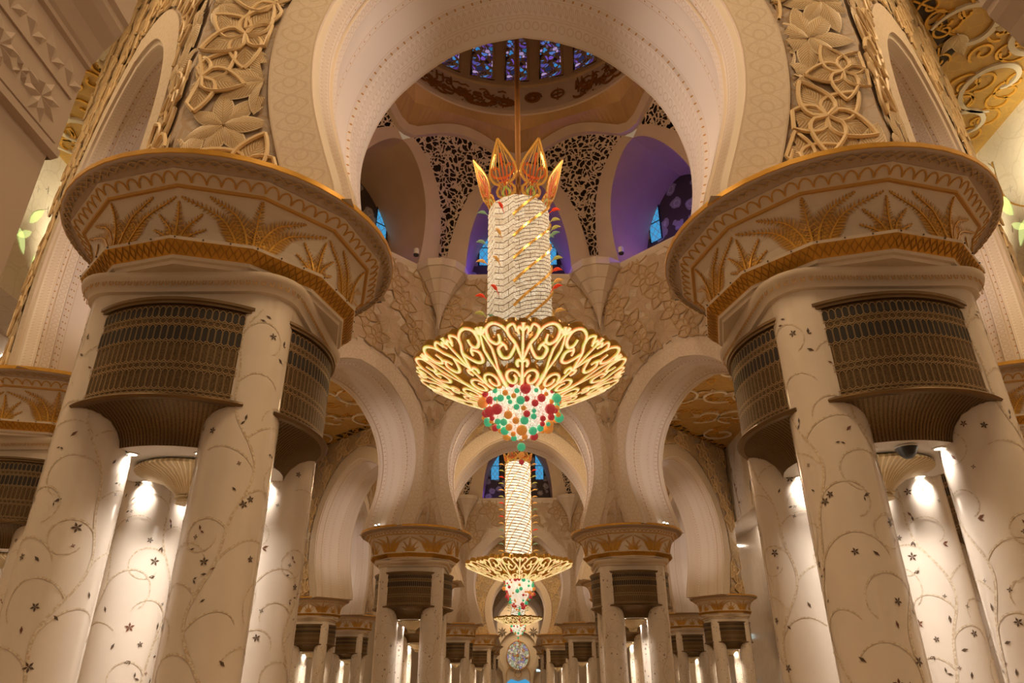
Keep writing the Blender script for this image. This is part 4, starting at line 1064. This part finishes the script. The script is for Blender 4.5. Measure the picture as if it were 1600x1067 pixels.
def make_chandelier(loc, par, label, seed, mat_core):
    Rs, z_dish0, z_dish1, Rd, z_top, z_bead, z_rod, crown, nb, detail = par
    root = empty('chandelier', loc, 0, label, 'chandelier', 'crystal chandeliers along the nave'); rr = random.Random(seed)
    b = MB(); b.tube([(0, 0, z_top-.3), (0, 0, z_rod)], .10, 'rod_brown', 10); b.build('hanging_rod', root)
    # shaft
    b = MB(); n = 72; m = int((z_top-z_dish0)*12); rows = []; uvs = []
    for i in range(m+1):
        z = z_dish0-.1+(z_top-z_dish0+.1)*i/m; row = []; ur = []
        for j in range(n+1):
            u = j/n; tri = abs((u*9) % 1-.5); ph = ((z-z_dish0)*4.6+tri*1.5) % 1
            r = Rs*(.965+.035*(1-ph))*(1+.015*math.cos(u*18*2*PI)); r = r*(1-.25*max(0, (i/m-.965)/.035)**2)
            row.append((r*math.cos(2*PI*u), r*math.sin(2*PI*u), z)); ur.append((u, z))
        rows.append(row); uvs.append(ur)
    sm_ = 'crystal_scales' if detail else 'crystal_slats'; b.grid(rows, sm_, False, uvs); b.lathe([(Rs*.75, z_top), (.1, z_top+.05)], 24, sm_)
    b.build('crystal_shaft', root, angle=25)
    b = MB()
    nh = 0 if detail else 9
    if detail:
        z = z_dish0-.9
        while z < z_top-.3:
            a0, a1 = math.radians(-100), math.radians(5); P = []; N_ = []
            for i in range(31):
                a = a0+(a1-a0)*i/30; zz = z+(a-a0)*Rs*1.12
                if z_dish0+.1 < zz < z_top-.05: P.append(Vector((Rs*1.0*math.cos(a), Rs*1.0*math.sin(a), zz))); N_.append(Vector((math.cos(a), math.sin(a), 0)))
            if len(P) > 3: b.ribbon(P, N_, .034, .06, 'gold_lit')
            z += .80
    for k in range(nh):
        a0 = k*2*PI/nh*(.55 if detail else 1)-PI*.5-.9
        helix(b, Rs*.985, z_dish0+.2, z_top-.05, (z_top-z_dish0)/ (Rs*2*PI)*1.05*(.62), a0, .016, .06, 'gold_lit', 50 if detail else 80)
    b.build('spiral_ribs', root, label='slanting gold ribs')
    if not detail:
        b = MB()
        z = z_dish0+.3
        while z < z_top: b.lathe([(Rs*1.01, z), (Rs*1.03, z+.02), (Rs*1.01, z+.04)], 40, 'gold'); z += .5
        b.build('gold_bands', root)
    # coloured pods on wires
    pods = []
    for k in range(16 if detail else 14):
        t_ = (k+.5)/(16 if detail else 14)
        z = z_dish1+.5+(z_top-z_dish1-.5)*t_
        for s in (0, 1):
            if detail: a = (-.12+.25*math.sin(k)) if s == 0 else (PI+.15*math.sin(k*2))
            else: a = (.05+.1*math.sin(k)) if s == 0 else PI-.05
            if k % 3 == 1 and detail: a = -PI/2-.75+.02*k+s*2.6
            pods.append((a, z, s))
    for i, (a, z, s) in enumerate(pods):
        if detail and i % 4 == 1: continue
        b = MB(); L = .38 if detail else .55; mt = ['pod_red', 'pod_olive', 'pod_green', 'pod_amber', 'pod_amber'][rr.randrange(5)]
        o_ = Vector((math.cos(a), math.sin(a), 0)); tg = Vector((-math.sin(a), math.cos(a), 0)); P = []
        for q in range(9):
            t_ = q/8; P.append(o_*(Rs*1.0+L*t_)+Vector((0, 0, .16*t_+.10*math.sin(PI*t_))))
        b.tube(P, lambda t_: .008+.05*math.sin(PI*t_)**1.2*(1 if t_ > .25 else .25), mt, 6)
        o = b.build('glass_pod', root); o.location = (0, 0, z)
    # crown of enamelled petals
    if crown:
        b = MB()
        def ring_pts(P): return [(x, 0, z) for x, z in P]
        H = crown
        out = [(0, 0), (.26, .10), (.30, .28), (.18, .42), (.36, .55), (.46, .80), (.36, 1.15), (.16, 1.55), (0, 1.85)]
        sm = smooth_curve([(x, z, 0) for x, z in out], 5)
        for s in (-1, 1):
            b.ribbon([(s*x, 0, z*H/1.85) for x, z, _ in sm], [(0, -1, 0)]*len(sm), .035, .04, 'gold_lit');
            for q in (.25, .55): b.ribbon([(s*x*q, .0, z*H/1.85) for x, z, _ in sm], [(0, -1, 0)]*len(sm), .014, .03, 'gold_lit')
            b.ribbon([(s*x*.8, 0, .06+z*.93*H/1.85) for x, z, _ in sm], [(0, -1, 0)]*len(sm), .010, .03, 'gold')
            c2 = smooth_curve([(0, .62, 0), (.22, .66, 0), (.38, .80, 0), (.40, 1.0, 0)], 5); b.ribbon([(s*x, 0, z*H/1.85) for x, z, _ in c2], [(0, -1, 0)]*len(c2), .04, .025, 'enamel_red')
            c3 = smooth_curve([(0, .45, 0), (.10, .60, 0), (.14, .90, 0), (.26, 1.02, 0), (.28, .92, 0)], 5); b.ribbon([(s*x, 0, z*H/1.85) for x, z, _ in c3], [(0, -1, 0)]*len(c3), .022, .03, 'enamel_red')
            c4 = smooth_curve([(0, .48, 0), (.16, .52, 0), (.24, .40, 0), (.14, .30, 0)], 5); b.ribbon([(s*x, 0, z*H/1.85) for x, z, _ in c4], [(0, -1, 0)]*len(c4), .026, .025, 'enamel_red')
            c5 = smooth_curve([(0, .02, 0), (.13, .12, 0), (.08, .26, 0), (0, .36, 0)], 4); b.ribbon([(s*x, 0, z*H/1.85) for x, z, _ in c5], [(0, -1, 0)]*len(c5), .035, .03, 'enamel_green')
        b.ribbon([(0, 0, z*H/1.85) for z in (1.0, 1.2, 1.4)], [(0, -1, 0)]*3, .035, .03, 'enamel_red'); b.ribbon([(0, 0, z*H/1.85) for z in (.05, .6, 1.0)], [(0, -1, 0)]*3, .02, .03, 'enamel_red')
        p0 = b.build('crown_petal', root)
        for k in range(7):
            a = -PI/2+PI/7*1.0+k*2*PI/7
            p = p0 if k == 0 else p0.copy()
            if k: col.objects.link(p); p.parent = root
            p.location = (Rs*.82*math.cos(a), Rs*.82*math.sin(a), z_top-.12); p.rotation_euler = Matrix.Rotation(a+PI/2, 3, 'Z').to_euler() if 0 else (math.radians(20), 0, a+PI/2)
    # dish
    b = MB(); pr = (Rs*.98, Rd, z_dish0, z_dish1); C = motif()+tip(); kk = Rd/2.9
    for q in range(8):
        n8 = -PI/2+q*PI/4+.02
        for P, hw in C:
            L = []
            for (u0, v0), (u1, v1) in zip(P, P[1:]):
                for i in range(2): L.append((u0+(u1-u0)*i/2, v0+(v1-v0)*i/2))
            L.append(P[-1]); 
            b.ribbon([bowl(u, v, n8, *pr) for u, v in L], [bnorm(u, v, n8, *pr) for u, v in L], (lambda t, hw=hw: (hw(t) if callable(hw) else hw*(.8+.35*math.sin(PI*t)))*1.42*kk), .20*kk, 'gold_dish', 'glowing_crystal', .60, .012)
    b.lathe([(Rs*1.0, z_dish0-.02), (Rs*1.08, z_dish0-.05), (Rs*1.10, z_dish0+.03), (Rs*1.02, z_dish0+.08)], 48, 'gold_dish')
    b.build('openwork_dish', root, angle=30, label='gold scrollwork dish lined with glowing crystals')
    # bead cluster
    zb0 = z_dish0-.05; H = zb0-z_bead
    b = MB(); b.lathe([(Rs*.93, zb0+.05), (Rs*.90, zb0-.22*H), (Rs*.72, zb0-.40*H), (Rs*.45, zb0-.55*H), (Rs*.12, zb0-.64*H), (.01, zb0-.65*H)], 30, 'crystal_strands')
    for k in range(40):
        a = k*2*PI/40; b.tube([(Rs*.97*math.cos(a), Rs*.97*math.sin(a), zb0+.03), (Rs*.97*math.cos(a), Rs*.97*math.sin(a), zb0-.3*H)], .014, 'crystal_strands', 4)
    b.tube([(0, 0, zb0-.65*H), (0, 0, z_bead)], .012, 'gold', 4)
    b.build('crystal_strands', root)
    balls = {}
    for mt in ('bead_red', 'bead_amber', 'bead_green'):
        b = MB(); rows = []
        for i in range(9):
            t_ = PI*i/8; rows.append([(math.sin(t_)*math.cos(2*PI*j/14), math.sin(t_)*math.sin(2*PI*j/14), math.cos(t_)) for j in range(14)])
        b.grid(rows, mt, True, None, flip=True); b.tube([(0, 0, .95), (0, 0, 1.9)], .08, 'gold', 4); balls[mt] = b
    made = {}
    placed = []; tries = 0
    def put(x, y, z, r, mt):
        if mt not in made: o = balls[mt].build('glass_bead', root, angle=80); made[mt] = o
        else: o = made[mt].copy(); col.objects.link(o); o.parent = root
        o.location = (x, y, z); o.scale = (r, r, r)
    for (z, r, mt) in ((z_bead+.10, .075, 'bead_red'), (z_bead+.30, .085, 'bead_amber'), (z_bead+.52, .12, 'bead_green'), (z_bead+.78, .09, 'bead_amber')): put(0, 0, z, r, mt); placed.append((0, 0, z, r))
    while len(placed) < nb and tries < 9000:
        tries += 1; t_ = rr.random(); a = rr.uniform(-PI*1.12, PI*.12) if detail else rr.uniform(-PI, PI)
        env = Rs*(1.12 if t_ < .45 else 1.12*(1-((t_-.45)/.55)**1.3*.93)); z = zb0-.08-t_*(H-.75); r = rr.choice((.065, .075, .085, .10, .12, .14, .155, .16)) if t_ < .9 else .085
        rad = env*rr.uniform(.88, 1.0); x, y = rad*math.cos(a), rad*math.sin(a)
        if any((x-p[0])**2+(y-p[1])**2+(z-p[2])**2 < (r+p[3])**2*.95 for p in placed): continue
        placed.append((x, y, z, r)); put(x, y, z, r, rr.choice(('bead_red', 'bead_red', 'bead_amber', 'bead_amber', 'bead_green', 'bead_green')))
    return root
simple('gold_dish', (.62, .34, .06), .3, .85, emit=(1, .50, .08), es=.07)
simple('gold_lit', (.85, .50, .12), .25, .8, emit=(1, .50, .08), es=.12)
simple('rod_brown', (.24, .11, .03), .4, .3)
make_chandelier((-.05, Y1, 0), (.98, 9.20, 10.05, 2.85, 15.65, 7.1, 37.5, 2.0, 84, True), 'largest nearest crystal chandelier with golden openwork dish, crown of petals and coloured beads', 4, 0)
make_chandelier((0, Y2, 0), (1.02, 9.45, 10.5, 3.9, 18.4, 6.35, 46.85, 1.0, 90, False), 'second chandelier with the tall slim shaft, below and behind the nearest one', 9, 0)
make_chandelier((0, Y3, 0), (.86, 9.25, 9.95, 2.85, 14.5, 7.1, 18.85, 1.6, 60, False), 'smallest farthest chandelier, just above the round stained window', 13, 0)
# ------------------------------------------------------------------ carved doorway jambs near the camera
def jamb(s, nm, yE=4.0):
    b = MB(); X = s*(3.66 if s < 0 else 3.86)
    # lower plain face
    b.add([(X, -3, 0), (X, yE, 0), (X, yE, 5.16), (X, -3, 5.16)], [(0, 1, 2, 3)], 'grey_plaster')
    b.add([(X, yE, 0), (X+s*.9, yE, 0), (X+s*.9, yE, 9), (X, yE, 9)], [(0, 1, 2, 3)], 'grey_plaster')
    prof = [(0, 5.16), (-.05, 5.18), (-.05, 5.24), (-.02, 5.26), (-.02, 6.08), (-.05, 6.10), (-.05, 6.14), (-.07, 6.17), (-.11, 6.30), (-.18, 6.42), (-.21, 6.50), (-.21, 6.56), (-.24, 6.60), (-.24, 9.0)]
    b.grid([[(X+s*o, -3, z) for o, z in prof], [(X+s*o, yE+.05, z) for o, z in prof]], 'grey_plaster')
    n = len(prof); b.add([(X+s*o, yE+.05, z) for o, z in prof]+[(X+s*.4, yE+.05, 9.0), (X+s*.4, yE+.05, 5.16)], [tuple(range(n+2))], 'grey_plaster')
    o = b.build('wall_'+nm, smooth=False); tag(o, 'shaded plaster jamb at the %s top corner of the picture, close to the camera' % nm.split('_')[1], kind='structure')
    # carved star and leaf bands
    b = MB(); xf = X-s*.02
    def petal(y, z, a, L, W):
        P = [(0, 0, 0), (.5*L, W, 0), (L, 0, 0), (.5*L, -W, 0), (.45*L, 0, .028)]
        b.add([(xf-s*h*1.0, y+u*math.cos(a)-v*math.sin(a), z+u*math.sin(a)+v*math.cos(a)) for u, v, h in P], [(0, 1, 4), (1, 2, 4), (2, 3, 4), (3, 0, 4)], 'grey_plaster')
    for i in range(12):
        y = 3.74-i*.46
        for k in range(8): petal(y, 5.49, k*PI/4+PI/8, .21, .045)
        for k in range(4): petal(y-.23, 5.49, k*PI/2+PI/4, .10, .025)
        for k in range(2): petal(y+.2-k*.23, 5.78, 1.9, .27, .06); petal(y+.2-k*.23, 5.80, .7, .17, .045)
    b.box((xf-s*.0-.015, -3, 5.715), (xf+.015, yE, 5.74), 'grey_plaster'); b.box((xf-.015, -3, 5.275), (xf+.015, yE, 5.29), 'grey_plaster')
    b.build('carved_band', o, smooth=False)
jamb(-1, 'jamb_left'); jamb(1, 'jamb_right', 3.9)

# ------------------------------------------------------------------ glowing floral inlay on the outer walls
def wall_flowers(s):
    rr = random.Random(31+int(s)); X = s*(WX-.012)
    wl = bpy.data.objects['wall_left' if s < 0 else 'wall_right']
    b = MB(); g = MB()
    for i in range(16):
        y0 = 9+i*2.6; z0 = 12.4; pts = smooth_curve([(y0, z0, 0), (y0+.8*rr.uniform(-1, 1), z0+1.4, 0), (y0+.9*rr.uniform(-1, 1), z0+2.8, 0), (y0+rr.uniform(-1, 1), z0+4.3, 0)], 8)
        b.ribbon([(X, y, z) for y, z, _ in pts], [(-s, 0, 0)]*len(pts), .025, .01, 'gold_line')
        for k in range(5):
            y, z, _ = pts[5+k*4]; a = rr.uniform(0, 2*PI); L = rr.uniform(.35, .6)
            P = [(0, 0), (.3*L, .18*L), (.7*L, .14*L), (L, 0), (.6*L, -.12*L), (.25*L, -.1*L)]
            (g if k % 2 else b).add([(X-s*.012, y+u*math.cos(a)-v*math.sin(a), z+u*math.sin(a)+v*math.cos(a)) for u, v in P], [tuple(range(6))], 'leaf_glow' if k % 2 and y < 24 else 'inlay_dark' if y > 30 else 'white_metal')
        for k in range(8):
            y, z = y0+rr.uniform(-1.3, 1.3), z0+rr.uniform(.4, 4.3)
            for a in (.3, 1.87): b.ribbon([(X, y-.12*math.cos(a), z-.12*math.sin(a)), (X, y+.12*math.cos(a), z+.12*math.sin(a))], [(-s, 0, 0)]*2, .014, .012, 'white_metal')
    for (y, z, a, L) in ((17.6, 14.6, 1.1, .85), (17.3, 14.2, -.9, .8), (17.8, 14.4, -2.4, .7), (18.3, 11.2+1.6, 1.2, .7), (16.4, 15.6, 2.0, .6), (18.7, 12.9, .3, .7), (18.5, 13.3, 2.1, .6)):
        P = [(0, 0), (.2*L, .15*L), (.45*L, .20*L), (.75*L, .13*L), (L, 0), (.7*L, -.10*L), (.4*L, -.13*L), (.15*L, -.08*L)]
        g.add([(X-s*.016, y+u*math.cos(a)-v*math.sin(a), z+u*math.sin(a)+v*math.cos(a)) for u, v in P], [tuple(range(8))], 'leaf_glow')
    b.build('vine_inlay', wl, smooth=False); g.build('glass_leaves', wl, smooth=False, label='pale green glowing leaves')
for s in (-1, 1):
    wall_flowers(s)
    for y in (10, 15, 20, 27): light('SPOT', (s*12.2, y, 13.2), 2300, (1, .82, .48), .3, (s*1.0, 0, .62), 84, .9, name='wall_washer')
    for y in (34, 42, 50, 58): light('AREA', (s*16.2, y, 12.1), 60, (1, .82, .62), .6, (s*.2, 0, -1), name='cove_strip')
    for y in (12, 22): light('AREA', (s*16.2, y, 12.1), 60, (1, .82, .62), .6, (s*.2, 0, -1), name='cove_strip')

# ------------------------------------------------------------------ small fixtures
def spotlight_pair(loc, ang, label):
    root = empty('spotlight_pair', loc, ang, label, 'spotlight', 'small uplights standing on capitals')
    for s in (-1, 1):
        b = MB(); b.lathe([(.05, 0), (.05, .10)], 12, 'black_metal', (s*.11, 0)); b.disc(.05, .0, 12, 'black_metal', (s*.11, 0), False); o = b.build('lamp_housing', root)
        b = MB(); b.lathe([(.001, .15), (.03, .14), (.045, .10)], 12, 'spot_glow', (s*.11, 0)); b.build('lens', o)
P1 = octo(A1, Y1); P2 = octo(A2, Y2)
for (x, y, dx, dy, lab) in ((P1[5][0], P1[5][1], -1.35, -1.35, 'bright pair of small spotlights on the left nave capital with the far arch'),
                            (P1[4][0], P1[4][1], 1.35, -1.35, 'bright pair of small spotlights on the right nave capital with the far arch'),
                            (P2[7][0], P2[7][1], 1.2, -1.4, 'bright pair of spotlights on the larger left aisle capital'), (P2[6][0], P2[6][1], .2, -1.9, 'bright pair of spotlights on the smaller left aisle capital'),
                            (P2[2][0], P2[2][1], -1.2, -1.4, 'bright pair of spotlights on the larger right aisle capital'), (P2[3][0], P2[3][1], -.2, -1.9, 'bright pair of spotlights on the smaller right aisle capital')):
    spotlight_pair((x+dx, y+dy, ZR+.012), math.atan2(dy, dx)+PI/2, lab)
def flood(loc, label):
    root = empty('ledge_floodlight', loc, 0, label, 'floodlight', 'floodlights on the dome ledge')
    b = MB(); b.lathe([(.12, .06), (.12, .30), (.10, .34), (.001, .35)], 14, 'white_metal'); b.build('housing', root)
    b = MB(); b.lathe([(.001, 0), (.11, 0), (.125, .03), (.125, .06)], 14, 'black_metal', flip=False); b.build('lens', root)
for x, y, l in ((-4.45, 25.6, 'round floodlight on the ledge, far left of the four'), (-2.6, 27.0, 'round floodlight on the ledge just left of the chandelier shaft'),
                (2.6, 27.0, 'round floodlight on the ledge just right of the chandelier shaft'), (4.45, 25.6, 'round floodlight on the ledge, far right of the four')):
    flood((x, y, 18.60), l)
# dome camera under the soffit of the right pier
root = empty('dome_camera', (P1[1][0]-.02, P1[1][1]-.84, 3.925), 0, 'dark dome security camera under the soffit of the huge right pier', 'camera')
b = MB(); b.lathe([(.12, .10), (.125, .115), (.08, .12)], 20, 'white_metal'); b.lathe([(.10, .06), (.12, .10)], 20, 'black_metal'); b.build('housing', root)
b = MB(); b.lathe([(.001, -.02), (.04, -.015), (.08, .02), (.10, .06)], 20, 'black_metal'); b.build('lens', root)
def sign(loc, w_, h, mat, lab):
    root = empty('exit_sign', loc, 0, lab, 'sign'); b = MB(); b.box((-w_/2, 0, 0), (w_/2, .06, h), 'black_metal'); b.build('sign_box', root)
    b = MB(); b.add([(-w_/2+.02, -.004, .02), (w_/2-.02, -.004, .02), (w_/2-.02, -.004, h-.02), (-w_/2+.02, -.004, h-.02)], [(0, 1, 2, 3)], mat); b.build('lit_face', root)
sign((2.95, YE-.07, 4.35), .7, .35, 'sign_white', 'small pale lit sign right of the round stained window')
sign((19.5*.82, 60, 5.3), 1.0, .4, 'sign_white', 'small pale lit sign on the right side wall')

root = empty('lantern_stand', (-14.9, 45, 0), 0, 'tall thin black metal frame stand by the left aisle piers', 'stand')
b = MB(); b.box((-.3, -.3, 0), (.3, .3, .06), 'black_metal'); b.build('base_plate', root)
for sx in (-1, 1):
    b = MB(); b.box((sx*.24-.03, -.03, .06), (sx*.24+.03, .03, 3.45), 'black_metal'); b.build('post', root)
b = MB(); b.box((-.27, -.03, 3.3), (.27, .03, 3.38), 'black_metal'); b.box((-.27, -.03, 1.9), (.27, .03, 1.96), 'black_metal'); b.add([(-.3, 0, 3.45), (.3, 0, 3.45), (.16, 0, 3.75)], [(0, 1, 2)], 'black_metal'); b.build('crossbar', root)
